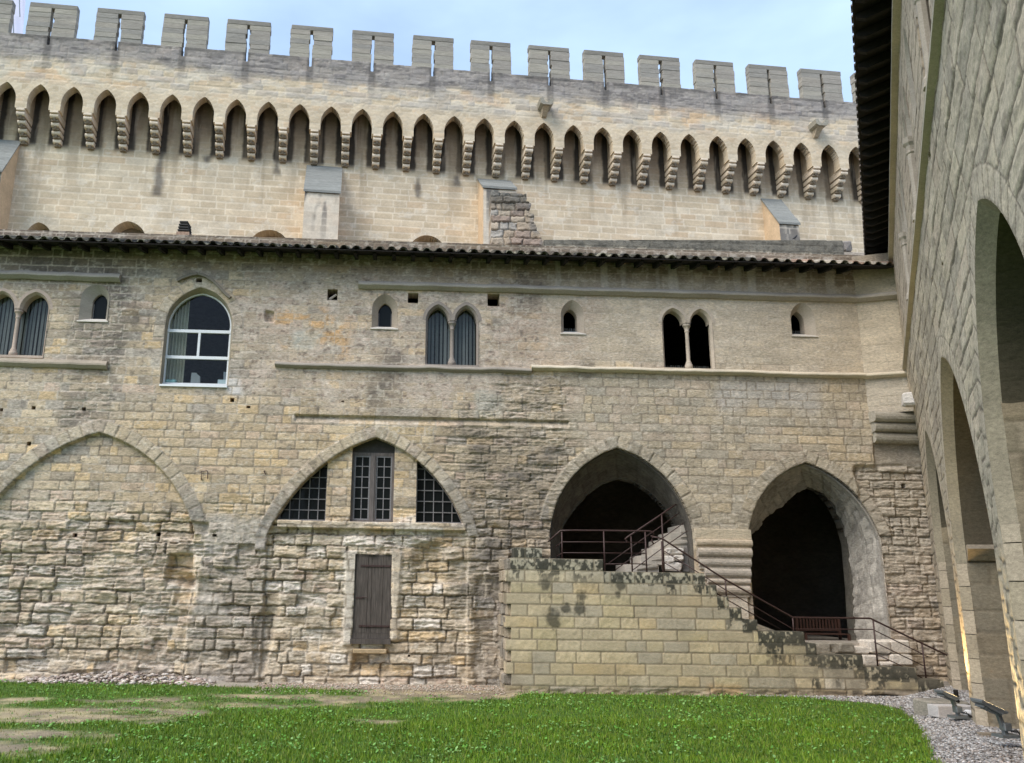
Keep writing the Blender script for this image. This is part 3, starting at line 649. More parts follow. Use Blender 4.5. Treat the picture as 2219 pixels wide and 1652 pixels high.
# ---- small lancets
def lancet(d, fr, parent, glazed, colc):
    (o, ob), (i, ib) = d; m = MB(); n = 10
    O = [(o.uL, ob)] + o.line(n) + [(o.uR, ob)]; I = [(i.uL, ib)] + i.line(n) + [(i.uR, ib)]
    m.loft(fr, O, .004, I, -.17, colc); m.loft(fr, I, -.17, I, -.42, colc)
    m.add([fr.pt(o.uL - .03, .03, ob), fr.pt(o.uR + .03, .03, ob), fr.pt(i.uR, -.17, ib), fr.pt(i.uL, -.17, ib), fr.pt(i.uR, -.42, ib), fr.pt(i.uL, -.42, ib), fr.pt(o.uL - .03, .03, ob - .03), fr.pt(o.uR + .03, .03, ob - .03), fr.pt(o.uR + .03, 0, ob - .03), fr.pt(o.uL - .03, 0, ob - .03)],
          [(0, 1, 2, 3), (3, 2, 4, 5), (6, 7, 1, 0), (9, 8, 7, 6)], (.64, .62, .57))
    win = m.build('lancet_window', M_TRIM, parent)
    g = MB(); P = [(i.uL - .02, ib), (i.uR + .02, ib), (i.uR + .02, i.za + .03), (i.uL - .02, i.za + .03)]
    if glazed:
        g.poly(fr, P, -.26); g.build('pane', M_PANE, win)
        b = MB(); b.tube([fr.pt(i.uL + .012, -.25, ib), fr.pt(i.uL + .012, -.25, i.zs)], .012, 4); b.tube([fr.pt(i.uR - .012, -.25, ib), fr.pt(i.uR - .012, -.25, i.zs)], .012, 4); b.box(fr, i.uL, i.uR, ib - .005, ib + .02, -.26, -.24); b.build('frame', M_GFRAME, win)
    else:
        u = i.uL + .02; g.box(fr, i.uL + .005, i.uR - .005, ib + .004, ib + .018, -.215, -.185)
        while u < i.uR: g.tube([fr.pt(u, -.2, ib), fr.pt(u + random.uniform(-.02, .02), -.18, ib + .10)], .0035, 4); u += .035
        g.build('bird_spikes', M_STEEL, win)
for d, gl, cc in ((LN[0], 1, (.32, .30, .26)), (LN[1], 1, (.36, .315, .26)), (LN[2], 0, (.40, .355, .30)), (LN[3], 0, (.43, .385, .32))): lancet(d, FA, WING, gl, cc)
# ---- office window
m = MB(); oc = (.38, .34, .27)
OI = archpx(FA, 364, 501, 708, 438.5, 635, -.24)
O_ = [(OFF.uL, zoff)] + OFF.line(14) + [(OFF.uR, zoff)]; 
zt1 = FA.px(432, 717, -.24)[1]; zt2 = FA.px(432, 774, -.24)[1]; zb = FA.px(425, 832, -.24)[1]
I_ = [(OI.uL, zb)] + OI.line(14) + [(OI.uR, zb)]
m.loft(FA, O_, .0, I_, -.24, oc); m.loft(FA, I_, -.24, I_, -.42, oc)
# hood mould fragments over the window
def hood(px, w_=.07):
    P = [pxs(*p) for p in px]
    for (a, b) in zip(P[:-1], P[1:]):
        dx, dz = b[0] - a[0], b[1] - a[1]; l = math.hypot(dx, dz); nx, nz_ = -dz / l * w_, dx / l * w_
        m.prism(FA, [(a[0], a[1]), (b[0], b[1]), (b[0] + nx, b[1] + nz_), (a[0] + nx, a[1] + nz_)], -.02, .10, (.22, .20, .165))
hood([(386, 611.5), (400, 604.5), (415, 599.5), (430, 597), (446, 602), (462, 613), (476, 627), (488, 640), (498, 648)])
OW = m.build('office_window', M_TRIM, WING)
def bar(m, fr, u0, u1, z0, z1, h0, h1, col=(.5, .5, .5)): m.box(fr, u0, u1, z0, z1, h0, h1, col)
f = MB(); h0, h1 = -.31, -.25
inner = OI.line(14, -.035); outer = OI.line(14, .02); f.loft(FA, outer, h1, inner, h1); f.loft(FA, inner, h1, inner, h0)
for u in (OI.uL - .01, OI.uR - .04): bar(f, FA, u, u + .05, zb, OI.zs, h0, h1)
for z, t in ((zt1, .05), (zt2, .05)): bar(f, FA, OI.uL, OI.uR, z - t / 2 - .02, z + t / 2 + .01, h0, h1 + .02)
um = FA.px(430.5, 745, -.24)[0]; bar(f, FA, um - .03, um + .03, zt2 + .03, zt1 - .04, h0, h1 + .015)
bar(f, FA, OI.uL - .02, OI.uR + .02, zb - .03, zb + .025, h0, h1 + .03)
FR = f.build('frame', M_WHITE, OW)
g = MB(); g.poly(FA, [(OI.uL - .05, zb)] + OI.line(14, .03) + [(OI.uR + .05, zb)], -.285); g.build('pane', M_GLASS, OW)
g = MB(); g.box(FA, OFF.uL + .01, OFF.uR - .02, zoff - .05, zoff + .0, -.3, .05, (.7, .69, .66)); g.build('sill', M_WHITE, OW)
m = MB(); n = 26; ua = OI.uL - .1; ub = pxs(392, 760)[0]
vs = []; 
for k in range(n + 1):
    u = lerp(ua, ub, k / n); hh_ = -.48 + .035 * sin(k * 1.55) + .012 * sin(k * 3.1 + 1)
    vs += [FA.pt(u, hh_, zb - .1), FA.pt(u, hh_, OI.za + .1)]
m.add(vs, [(2 * k, 2 * k + 2, 2 * k + 3, 2 * k + 1) for k in range(n)], (.5, .5, .5)); m.build('curtain', plain('cream_curtain', (.50, .47, .36), .9, var=.1), OW)
# things standing on the office window sill
def onsill(name, label, cat, poly, h0, h1, mat):
    m = MB(); b = FA.pt(0, 0, 0); P = [FA.px(x, y, h1) for x, y in poly]; zm = min(p[1] for p in P); P = [(u, z - zm + zb + .026) for u, z in P]
    m.prism(FA, P, h0, h1, (.5, .5, .5)); o = m.build(name, mat); tag(o, label, cat); return o
onsill('folder', 'grey notched cardboard magazine file standing behind the office window glass', 'file box', [(412, 832), (415, 806.5), (426, 807), (427, 810), (433, 814), (433, 832)], -.46, -.38, plain('grey_card', (.26, .27, .27), .7, var=.05))
onsill('storage_box', 'pale blue grey box in the lower right corner of the office window', 'box', [(471, 832), (472, 820.5), (493, 821), (493, 832)], -.44, -.36, plain('pale_card', (.52, .60, .62), .7, var=.05))
onsill('desk_tray', 'translucent plastic tray stacked behind the pale box in the office window', 'desk tray', [(484, 832), (484.5, 801), (500, 802), (500, 832)], -.56, -.48, plain('clear_plastic', (.30, .32, .34), .3, var=.1))
m = MB(); a = FA.px(356, 832, -.3); b = FA.px(381, 832, -.3)
m.tube([FA.pt(lerp(a[0], b[0], t), -.35, zb + .026 + .055) for t in (0, .08, .3, .55, .8, .95, 1)], [.02, .045, .06, .055, .062, .045, .02], 10, (.5, .5, .5))
tag(m.build('cloth', plain('teal_cloth', (.30, .50, .47), .8, var=.35, scale=18), None, True), 'crumpled teal and white bag lying on the left end of the office window sill', 'bag')
# ---- glazed openings under the second arch
def lattice(P, x0, x1, nx, rows_y, name, casement=False):
    h = -.30; m = MB(); u = [p[0] for p in P]; z = [p[1] for p in P]; uL, uR = min(u), max(u); ztop = max(z)
    hd = MB()
    # outer frame follows the opening
    cx_ = sum(u) / len(u); cz_ = sum(z) / len(z)
    I = [(lerp(a, cx_, .05), lerp(b, cz_, .05)) for a, b in P]
    hd.loft(FA, P, h, I, h, closed=True); hd.loft(FA, I, h, I, h - .05, closed=True)
    win = hd.build(name, M_GFRAME, WING)
    us = np.array([p[0] for p in P[1:-1]]); zs_ = np.array([p[1] for p in P[1:-1]])
    order = np.argsort(us)
    top = lambda q: float(np.interp(q, us[order], zs_[order])) if not casement else rows_y[0]
    b = MB(); r = .011
    g = MB(); g.poly(FA, P, h - .045); g.build('pane', M_PANE, win)
    return win, top, h
# left and right quarter windows
zrow = [pxs(810, y)[1] for y in (984, 1008, 1031.5, 1056, 1080, 1104, 1127)]
def quarter(P, uf, step, right):
    win, top, h = lattice(P, 0, 0, 0, 0, 'quarter_arch_window')
    u = [p[0] for p in P]; uL, uR = min(u), max(u); b = MB(); q = uf
    while (q < uR - .02) if right else (q > uL + .02):
        zt = top(q)
        if zt - z2 > .06: b.box(FA, q - .011, q + .011, z2, zt, h - .035, h - .01)
        q += step if right else -step
    dz_ = (zrow[0] - zrow[-1]) / 6
    for k in range(1, 7):
        z = z2 + k * dz_
        g = [x for x in np.linspace(uL, uR, 200) if top(x) > z]
        if len(g) > 3: b.box(FA, g[0], g[-1], z - .011, z + .011, h - .036, h - .011)
    b.build('glazing_bars', M_GFRAME, win)
quarter(W2[0], max(p[0] for p in W2[0]) - .21, .235, False); quarter(W2[2], min(p[0] for p in W2[2]) + .21, .235, True)
# middle casement window
P = W2[1]; uL = min(p[0] for p in P); uR = max(p[0] for p in P); zt = pxs(806, 982)[1]; h = -.26
m = MB(); m.box(FA, uL, uR, zt - .02, zt + .06, h - .08, h, (0, 0, 0))
for u in (uL, uR - .06): m.box(FA, u, u + .06, z2, zt, h - .08, h)
um = (uL + uR) / 2; m.box(FA, um - .075, um + .075, z2, zt - .02, h - .07, h + .02); m.box(FA, um - .035, um + .035, z2, zt - .02, h + .02, h + .04)
m.box(FA, uL, uR, z2 - .0, z2 + .05, h - .08, h + .02)
CW = m.build('casement_window', M_MULL, WING)
m = MB(); m.poly(FA, [p for p in P[1:-1]] + [(uR, zt), (uL, zt)], h - .03, (.06, .055, .05)); m.build('lintel_panel', stone_mat('lintel_wood', 8, .2, .3, .01), CW)
for (a, b_) in ((uL + .06, um - .075), (um + .075, uR - .06)):
    f = MB(); t = .035; z0 = z2 + .05; z1 = zt - .02; hh_ = (h - .05, h - .01)
    for u in (a, b_ - t): f.box(FA, u, u + t, z0, z1, *hh_)
    for z in (z0, z1 - t): f.box(FA, a, b_, z, z + t, hh_[0] + .002, hh_[1] - .002)
    f.box(FA, (a + b_) / 2 - .011, (a + b_) / 2 + .011, z0, z1, hh_[0] + .006, hh_[1] - .006)
    for k in range(1, 6): z = lerp(z0, z1, k / 6); f.box(FA, a, b_, z - .011, z + .011, hh_[0] + .004, hh_[1] - .004)
    sh = f.build('casement', M_GFRAME, CW); g = MB(); g.poly(FA, [(a, z0), (b_, z0), (b_, z1), (a, z1)], h - .032); g.build('pane', M_PANE, sh)
# ---- wooden door
u0, u1, z0, z1 = D2; m = MB(); n = 3; us = [u0 + .02, lerp(u0, u1, .36), lerp(u0, u1, .47), lerp(u0, u1, .77), u1 - .02]
for a, b_ in zip(us[:-1], us[1:]): m.box(FA, a + .004, b_ - .004, z0 + .22, z1 - .02, -.14, -.095 + random.uniform(-.006, .006), j=.003)
m.box(FA, u0 + .01, u1 - .01, z0 + .09, z0 + .215, -.14, -.085); m.box(FA, u0 + .015, u1 - .015, z1 - .05, z1, -.14, -.085)
m.box(FA, u0 - .02, u0 + .022, z0, z1, -.15, -.08); m.box(FA, u1 - .022, u1 + .02, z0, z1, -.15, -.08)
m.box(FA, u0 - .05, u1 + .02, z0 - .03, z0 + .085, -.15, .03)
DR = m.build('door', M_DOOR, WING)
for zz in (z0 + .38, z1 - .28):
    k = MB(); k.box(FA, u0 + .14, u1 + .02, zz - .022, zz + .022, -.095, -.075); 
    for q in np.linspace(u0 + .2, u1 - .05, 5): k.box(FA, q - .012, q + .012, zz - .012, zz + .012, -.076, -.064)
    k.build('hinge_strap', M_IRON, DR)
k = MB(); zz = (z0 + z1) / 2; k.box(FA, u0 + .05, u0 + .22, zz - .02, zz + .02, -.095, -.078); k.tube([FA.pt(u0 + .2, -.07, zz + .02), FA.pt(u0 + .32, -.05, zz + .01), FA.pt(u0 + .34, -.05, zz + .04)], .009, 5); k.build('latch', M_IRON, DR)
k = MB(); u = pxs(803, 1410)[0]; k.box(FA, pxs(764, 1400)[0], pxs(838, 1400)[0], pxs(800, 1412)[1] - .04, pxs(800, 1412)[1] + .07, -.1, .01, (.42, .33, .20), .01, .02); k.build('door_sill', M_FAC, DR)
# ---- putlog hole contents and iron staples
m = MB(); r = HSQ[0]; m.box(FA, r[0], r[1], r[2] - .01, r[2] + .02, -.4, -.02, (.2, .18, .15)); a = Vector(FA.pt(r[0] + .05, -.1, r[2] + .05)); b_ = Vector(FA.pt(r[1] - .03, -.08, r[3] - .12))
m.tube([a, b_], [.035, .03], 6, (.45, .41, .36)); m.build('stone_shard', M_TRIM, WING)
for pts in ([(437, 1038), (437, 1021), (450, 1020), (451, 1022), (451, 1038)], [(574, 1020), (572, 1020), (576, 1028)], [(504, 1025), (504, 1019)]):
    m = MB(); P = [pxs(*p) for p in pts]
    if len(P) > 2: m.tube([FA.pt(u, .05, z) for u, z in P], .012, 5); m.tube([FA.pt(P[0][0], .05, P[0][1]), FA.pt(P[0][0], -.05, P[0][1])], .012, 5); m.build('iron_staple', M_IRON, WING)
# ---- deep reveals of the two open arches
def reveal(A, fr, hin, pts_in, col, h0=-.14, zb=-.3, step=.045, name='arch_reveal', rough_=1.):
    m = MB(); o1 = [(A.uL, zb)] + A.line(20) + [(A.uR, zb)]
    def off(P, d): return [(A.uL + d, zb)] + A.line(20, -d) + [(A.uR - d, zb)]
    o2 = off(o1, step); m.loft(fr, o1, h0, o2, h0, col); m.loft(fr, o2, h0, o2, h0 - .12, col)
    m.build('arch_order', M_FAC, WING)
    I = [fr.px(x, y, hin) for x, y in pts_in]; I[0] = (I[0][0], zb); I[-1] = (I[-1][0], zb)
    def res(P, n):
        P = np.array(P); s_ = np.concatenate([[0], np.cumsum(np.hypot(*np.diff(P, axis=0).T))]); t = np.linspace(0, s_[-1], n); return np.stack([np.interp(t, s_, P[:, 0]), np.interp(t, s_, P[:, 1])], -1)
    def halves(P, n): k = int(np.argmax([p[1] for p in P])); return np.concatenate([res(P[:k + 1], n), res(P[k:], n)[1:]])
    Oa, Ib = halves(o2, 130), halves(I, 130); nS = len(Oa); nD = 46; T, SS = np.meshgrid(np.linspace(0, 1, nD), np.arange(nS), indexing='ij')
    base = lerp(Oa[None], Ib[None], T[..., None]); dep = lerp(h0 - .12, hin, T)
    arc = np.concatenate([[0], np.cumsum(np.hypot(*np.diff(Oa, axis=0).T))])[None] + 0 * T; dl = T * abs(hin)
    d_, du, dz, sid = blocks(dl * 1., arc, .30, .42, 300 + int(abs(col[0] * 100)), .02); R1, R2 = rid(sid, 1), rid(sid, 2); n2 = fbm(arc * 3, dl * 3, 5, 7, .6); n3 = fbm(arc * 9, dl * 9, 3, 8)
    tn = np.gradient(Oa, axis=0); tn /= np.hypot(*tn.T)[:, None] + 1e-9; nrm = np.stack([tn[:, 1], -tn[:, 0]], -1)
    dsp = ((R1 - .5) * .03 + (n2 - .5) * .09 - (1 - sm(.008, .02, d_)) * .02) * sm(0, .1, T) 
    base = base + nrm[None] * (dsp * rough_)[..., None]; wav = (T ** 4)[..., None] * (fbm(arc * 2.2, arc * 0, 4, 9) - .5)[..., None] * .22 * rough_; base = base - nrm[None] * wav
    cc = np.array(col) * (.8 + .4 * R2)[..., None] * (.75 + .5 * n2)[..., None]; cc = lerp(cc, np.array(col) * .55, ((1 - sm(.006, .022, d_)) * .7)[..., None]); cc = mixc(cc, np.array(col) * 1.35, sm(.55, .68, n3) * .5)
    X = fr.P[0] + base[..., 0] * fr.d[0] + dep * fr.n[0]; Y = fr.P[1] + base[..., 0] * fr.d[1] + dep * fr.n[1]; V = np.stack([X, Y, base[..., 1]], -1).reshape(-1, 3); idx = np.arange(nD * nS).reshape(nD, nS)
    q = np.stack([idx[:-1, :-1], idx[:-1, 1:], idx[1:, 1:], idx[1:, :-1]], -1).reshape(-1, 4); link(name, V, q, M_FAC, WING, np.clip(cc, .01, .9).reshape(-1, 3), True); return I
I3 = reveal(A3, FA, -1.35, [(1205, 1250), (1212, 1165), (1219, 1140), (1240, 1107), (1270, 1072), (1305, 1047), (1338.6, 1037), (1372, 1045), (1405, 1066), (1435, 1096), (1461, 1139), (1472, 1180), (1478, 1250)], (.11, .105, .09), rough_=.35)  # left arch reveal coloured dark, its shade put into the stone
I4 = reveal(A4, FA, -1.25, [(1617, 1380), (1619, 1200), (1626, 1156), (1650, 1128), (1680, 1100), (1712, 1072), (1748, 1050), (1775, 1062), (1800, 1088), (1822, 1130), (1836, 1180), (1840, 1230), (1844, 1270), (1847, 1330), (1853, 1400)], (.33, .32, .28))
# ---- corbelled springer between the arches
m = MB(); zp = lambda y: pxs(1560, y)[1]
lv = [(1146, 1168, 1504, 1626, .05, (.47, .42, .31)), (1168, 1183, 1506, 1626, .13, (.44, .38, .28)), (1187, 1206, 1509, 1625, .15, (.40, .36, .29)), (1210, 1227, 1513, 1624, .12, (.40, .37, .31)), (1231, 1250, 1524, 1623, .14, (.38, .35, .29)), (1254, 1264, 1530, 1622, .13, (.42, .38, .31)), (1268, 1287, 1537, 1621, .15, (.42, .38, .31)), (1287, 1345, 1570, 1619, .06, (.55, .51, .42))]
for i, (ya, yb_, xa, xb, hh_, cc) in enumerate(lv):
    za, zb_ = zp(ya), zp(yb_); a = pxs(xa, (ya + yb_) / 2)[0]; b_ = pxs(xb, (ya + yb_) / 2)[0]; r = (za - zb_) / 2
    if 0 < i < 7:
        P = [(-.3, zb_)] + [(hh_ - r * .7 + r * .7 * cos(t), (za + zb_) / 2 + r * sin(t)) for t in np.linspace(-pi / 2, pi / 2, 7)] + [(-.3, za)]
        m.profile(FA, P, a, b_, cc, 5, .008); m.box(FA, a + .015, b_ - .015, zb_ - .06, zb_ + .01, -.3, hh_ * .55, cc)
    else: m.box(FA, a, b_, zb_, za, -.3, hh_, cc, bev=.01)
m.build('corbelled_springer', M_FAC, WING)
# ---- canted corner wall
ua = pxs(1862, 720)[0]; A = np.array(FA.pt(ua, 0, 0)[:2]); B = np.array([12.42, 21.02]); d = B - A; Lc = np.hypot(*d); d /= Lc; n = np.array([d[1], -d[0]])
CF = Fr(A, d=d, n=n); zc = CF.px(1920, 893)[1]
def canted(U, Z):
    d_, du, dz, sid = blocks(U, Z, .235, .5, 77, .004); R1, R2 = rid(sid, 1), rid(sid, 2); n2 = fbm(U * 3, Z * 3, 4, 3)
    j = 1 - sm(.004, .012, d_); c = palette(R2, PAL, [3, 3, 2, 1, 1, 1]); c = mixc(c, (.50, .455, .355), .85 + 0 * U); c *= (.95 + .1 * R1)[..., None]
    zt = pxs(1000, 545)[1]; c = mixc(c, (.16, .13, .10), sm(zt - .9, zt - .05, Z + .4 * (n2 - .5)) * .6)  # grime and painted eave shade carried round the corner
    zl = CF.px(1900, 800)[1]; c = mixc(c, (.36, .35, .31), sm(zl + .02, zl - .1, Z) * .4); c = lerp(c, np.array((.40, .36, .28)), (j * .6)[..., None])
    return (R1 - .5) * .006 - j * .006 + (n2 - .5) * .012, c
sheet('canted_wall', M_FAC, CF, 0, Lc + .05, zc, 11.3, .025, canted, parent=WING)
m = MB(); m.add([FA.pt(ua, -.2, zc), (*B, zc), (B[0] + .5, B[1] + .6, zc), FA.pt(ua + 1.2, -.25, zc)], [(0, 1, 2, 3)], (.3, .28, .24)); m.build('canted_wall_underside', M_FAC, WING)
for (y0, hh_, ht, cc) in ((639, .17, .20, (.37, .35, .31)), (802.5, .15, .14, (.56, .52, .42))):
    z = pxs(1865, y0 - 2)[1] if y0 < 700 else pxs(1880, 804)[1]; m = MB()
    if y0 < 700: z = (pxs(777, 614)[1] + pxs(1865, 637)[1]) / 2
    else: z = (pxs(1150, 797.5)[1] + pxs(1880, 804)[1]) / 2
    m.profile(CF, [(-.02, z), (hh_ * .55, z), (hh_, z - ht * .42), (hh_, z - ht * .62), (hh_ * .35, z - ht), (-.02, z - ht)], -.02, Lc, cc, 5, .004); m.build('string_course', M_TRIM, WING)
# its corbel of three rolls, growing out of the corner
m = MB(); ul = pxs(1884, 925)[0]; ur = pxs(1982, 925)[0] + .25; zz = [pxs(1930, y)[1] for y in (895, 917, 937, 960)]
for i in range(3):
    hh_ = (.30, .21, .12)[i]; z1, z0 = zz[i] , zz[i + 1]; r = (z1 - z0) / 2
    P = [(-.3, z0 - .02)] + [(hh_ - r * .6 + r * .8 * cos(t), (z0 + z1) / 2 + r * sin(t)) for t in np.linspace(-pi / 2, pi / 2, 7)] + [(-.3, z1)]
    m.profile(FA, P, ul + .03 * i, ur - (.0, .0, .1)[i], (.33, .315, .26), 5, .015)
m.build('corner_corbel', M_FAC, WING)
# ---- roof: eave tiles, rafters, boards
EH = .78; za0 = FA.px(900, 537, EH)[1]
m = MB(); SL = radians(22.6); p = .305; u = -14.2; k = 0; tb = MB()
def halfpipe(m, fr, u, z, h, r, Lr, sl, up, col, taper=.86, th=.016, n=7):
    ra = r; rb = r * taper; A = []; 
    for (rr, hh_, zz) in ((ra, h, z), (rb, h - Lr * cos(sl), z + Lr * sin(sl))):
        for t in (0, th):
            for q in range(n):
                a = pi * q / (n - 1); A.append(fr.pt(u + (rr - t) * cos(a), hh_, zz + up * .78 * (rr - t) * sin(a)))
    f = []
    for q in range(n - 1): f += [(q, q + 1, 2 * n + q + 1, 2 * n + q), (n + q, n + q + 1, q + 1, q), (n + q + 1, n + q, 3 * n + q, 3 * n + q + 1)]
    f += [(0, n, 3 * n, 2 * n), (n - 1, 2 * n - 1, 4 * n - 1, 3 * n - 1)]
    m.add(A, f, col)
TCOL = [(.10, .09, .065), (.13, .115, .085), (.06, .055, .042), (.24, .22, .16), (.10, .08, .06), (.04, .036, .03)]
uend = FA.px(1868, 560, EH)[0]
while u < uend + .9:
    far = max(0, min(1, (u - 8.3) / 1.5)); pick = lambda: tuple(lerp(np.array(random.choice(TCOL)), np.array(random.choice([(.42, .36, .28), (.38, .25, .18), (.50, .42, .33)])), far * random.uniform(.5, 1)))
    for c_ in range(4):
        hh_ = EH - c_ * .33; zz = za0 - .03 + c_ * .33 * math.tan(SL); jz = random.uniform(-.008, .008); ju = random.uniform(-.01, .01)
        halfpipe(m, FA, u + ju, zz - .015 + jz, hh_, .095, .42, SL, 1, pick()); halfpipe(m, FA, u + p / 2, zz + .03, hh_ - .02, .085, .42, SL, -1, pick(), 1.1)
    # the short mortared double row at the verge
    halfpipe(m, FA, u + random.uniform(-.01, .01), za0 - .05, EH - .05, .085, .2, .1, 1, random.choice(TCOL)); u += p
m.profile(FA, [(EH - 1.2, za0 + .44), (EH - 5.5, za0 + 2.25), (EH - 5.5, za0 + 2.15), (EH - 1.2, za0 + .36)], -14.2, uend + 3.0, (.08, .07, .052), 40)
m.profile(FA, [(EH - 5.5, za0 + 2.25), (-8.2, za0 + .6), (-8.2, za0 + .5), (EH - 5.5, za0 + 2.15)], -14.2, uend + 3.0, (.30, .18, .12), 4)
ROOF = m.build('roof', M_TILE, WING)
m = MB(); m.profile(FA, [(EH - .02, za0 - .085), (EH - .02, za0 - .105), (-.2, za0 + .13), (-.2, za0 + .16)], -14.2, uend + .9, (.1, .1, .1), 30); m.build('eave_boards', M_WOODD, WING)
u = -14.1
while u < uend + .2:
    m = MB(); a = .045; L0 = EH - .16; P = [(L0, za0 - .06), (L0, za0 - .13), (L0 - .08, za0 - .165), (-.3, za0 + .0), (-.3, za0 + .14)]
    n_ = len(P); vs = [FA.pt(u - a, h_, z_) for h_, z_ in P] + [FA.pt(u + a, h_, z_) for h_, z_ in P]
    m.add(vs, [tuple(range(n_)), tuple(range(n_, 2 * n_))[::-1]] + [(i, (i + 1) % n_, n_ + (i + 1) % n_, n_ + i) for i in range(n_)]); m.build('rafter', M_WOODD, WING); u += .50 + random.uniform(-.02, .02)
# ---- dark rooms and passages behind the wall, back and end walls
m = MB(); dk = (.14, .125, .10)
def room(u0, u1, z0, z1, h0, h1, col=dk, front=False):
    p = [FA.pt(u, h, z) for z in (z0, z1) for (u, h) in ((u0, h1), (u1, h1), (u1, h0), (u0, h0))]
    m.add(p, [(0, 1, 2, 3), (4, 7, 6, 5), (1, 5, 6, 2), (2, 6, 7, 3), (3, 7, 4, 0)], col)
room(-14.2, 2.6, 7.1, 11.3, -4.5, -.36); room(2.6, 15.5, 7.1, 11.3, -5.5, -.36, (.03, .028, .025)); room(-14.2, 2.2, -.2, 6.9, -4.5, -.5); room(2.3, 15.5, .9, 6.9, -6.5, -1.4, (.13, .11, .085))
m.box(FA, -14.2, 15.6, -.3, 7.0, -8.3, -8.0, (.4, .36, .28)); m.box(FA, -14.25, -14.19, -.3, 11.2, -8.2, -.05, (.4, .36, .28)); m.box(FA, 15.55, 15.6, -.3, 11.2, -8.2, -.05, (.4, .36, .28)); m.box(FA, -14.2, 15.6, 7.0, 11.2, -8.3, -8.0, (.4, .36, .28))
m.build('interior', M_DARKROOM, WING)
# inner wall plane of the passage, open where the inner arches are
def innerwall(U, Z):
    n = fbm(U * 3, Z * 6, 4, 9); d_, du, dz, sid = blocks(U, Z, .28, .5, 91, .01)
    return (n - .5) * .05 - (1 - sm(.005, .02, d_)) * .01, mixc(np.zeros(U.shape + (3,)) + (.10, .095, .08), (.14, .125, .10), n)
INF = Fr(FA.pt(0, -1.27, 0)[:2], .03518)
def shut(P): k = max(p[1] for p in P); return P
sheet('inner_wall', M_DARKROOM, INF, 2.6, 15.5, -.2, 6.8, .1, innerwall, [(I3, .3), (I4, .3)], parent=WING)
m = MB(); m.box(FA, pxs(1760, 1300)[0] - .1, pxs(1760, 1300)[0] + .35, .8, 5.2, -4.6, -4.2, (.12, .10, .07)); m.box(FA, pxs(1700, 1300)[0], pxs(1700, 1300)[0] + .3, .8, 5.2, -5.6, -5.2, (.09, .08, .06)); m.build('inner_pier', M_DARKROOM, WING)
# floors of the open arches
m = MB(); fz4 = pxs(1780, 1392)[1]; fz3 = .9 * 0 + pxs(1350, 1262)[1] - .05
m.box(FA, pxs(1600, 1400)[0] - .4, pxs(1936, 1400)[0], -.2, fz4, -6.4, -.09, (.30, .28, .24)); m.box(FA, 2.4, pxs(1560, 1300)[0], -.2, fz3, -6.4, -.02, (.28, .26, .22)); m.build('arch_floor', M_FAC, WING)
# ================================================================== STAIR WALL AND STEPS
SX = SW.px
STAIR = empty('outer_staircase', SW.pt(0, 0, 0), 'stepped wall of squared yellow stone with black lichened top before the open arches', 'staircase')
top = [(1110, 1185, 1174, 1186.5), (1096, 1208, 1306.6, 1211), (1096, 1235, 1527, 1239), (1096, 1262, 1552.6, 1264), (1096, 1287, 1578.5, 1288), (1096, 1311, 1606, 1312.5), (1096, 1337, 1640.6, 1338.5), (1096, 1361, 1742.8, 1366.5), (1096, 1386, 1768, 1391.5), (1096, 1411, 1869, 1417), (1096, 1437, 1986, 1443.5), (1096, 1462, 2045, 1470), (1096, 1487, 2073, 1494)]
zl = []; 
for (xa, ya, xb, yb_) in top: zl.append((SX(xa, ya)[1] + SX(xb, yb_)[1]) / 2)
ur = [SX(t[2], t[3] + 12)[0] for t in top]
zl[12] = min(zl[12], .52)
bnds = sorted([-.3, .0] + [z for z in zl] + ([zl[12] - .26] if zl[12] - .26 > .08 else []))
b2 = [bnds[0]]
for z in bnds[1:]:
    if z - b2[-1] > .12: b2.append(z)
bnds = b2; uleft = SX(1096, 1350)[0]
P = [(uleft + .02, -.3)]
for i, z in enumerate([b for b in bnds[1:] if b <= zl[1] + .01]):
    k = i % 2; P += [(uleft + (.0 if k else .12), P[-1][1] if i else -.3), (uleft + (.0 if k else .12), z)]
P += [(SX(1114, 1200)[0], zl[1]), (SX(1114, 1200)[0], zl[0]), (SX(1174, 1200)[0], zl[0]), (SX(1174, 1200)[0], zl[1])]
for i in range(1, 13):
    P += [(ur[i], zl[i]), (ur[i], zl[i + 1] if i < 12 else -.3)]
def clean(P):
    o = []
    for p in P:
        if not o or abs(p[0] - o[-1][0]) + abs(p[1] - o[-1][1]) > 1e-4: o.append(p)
    return o
P = clean(P)
def topline(U):
    t = np.full(U.shape, zl[12])
    for i in range(12, 0, -1): t = np.where(U < ur[i], zl[i], t)
    return t
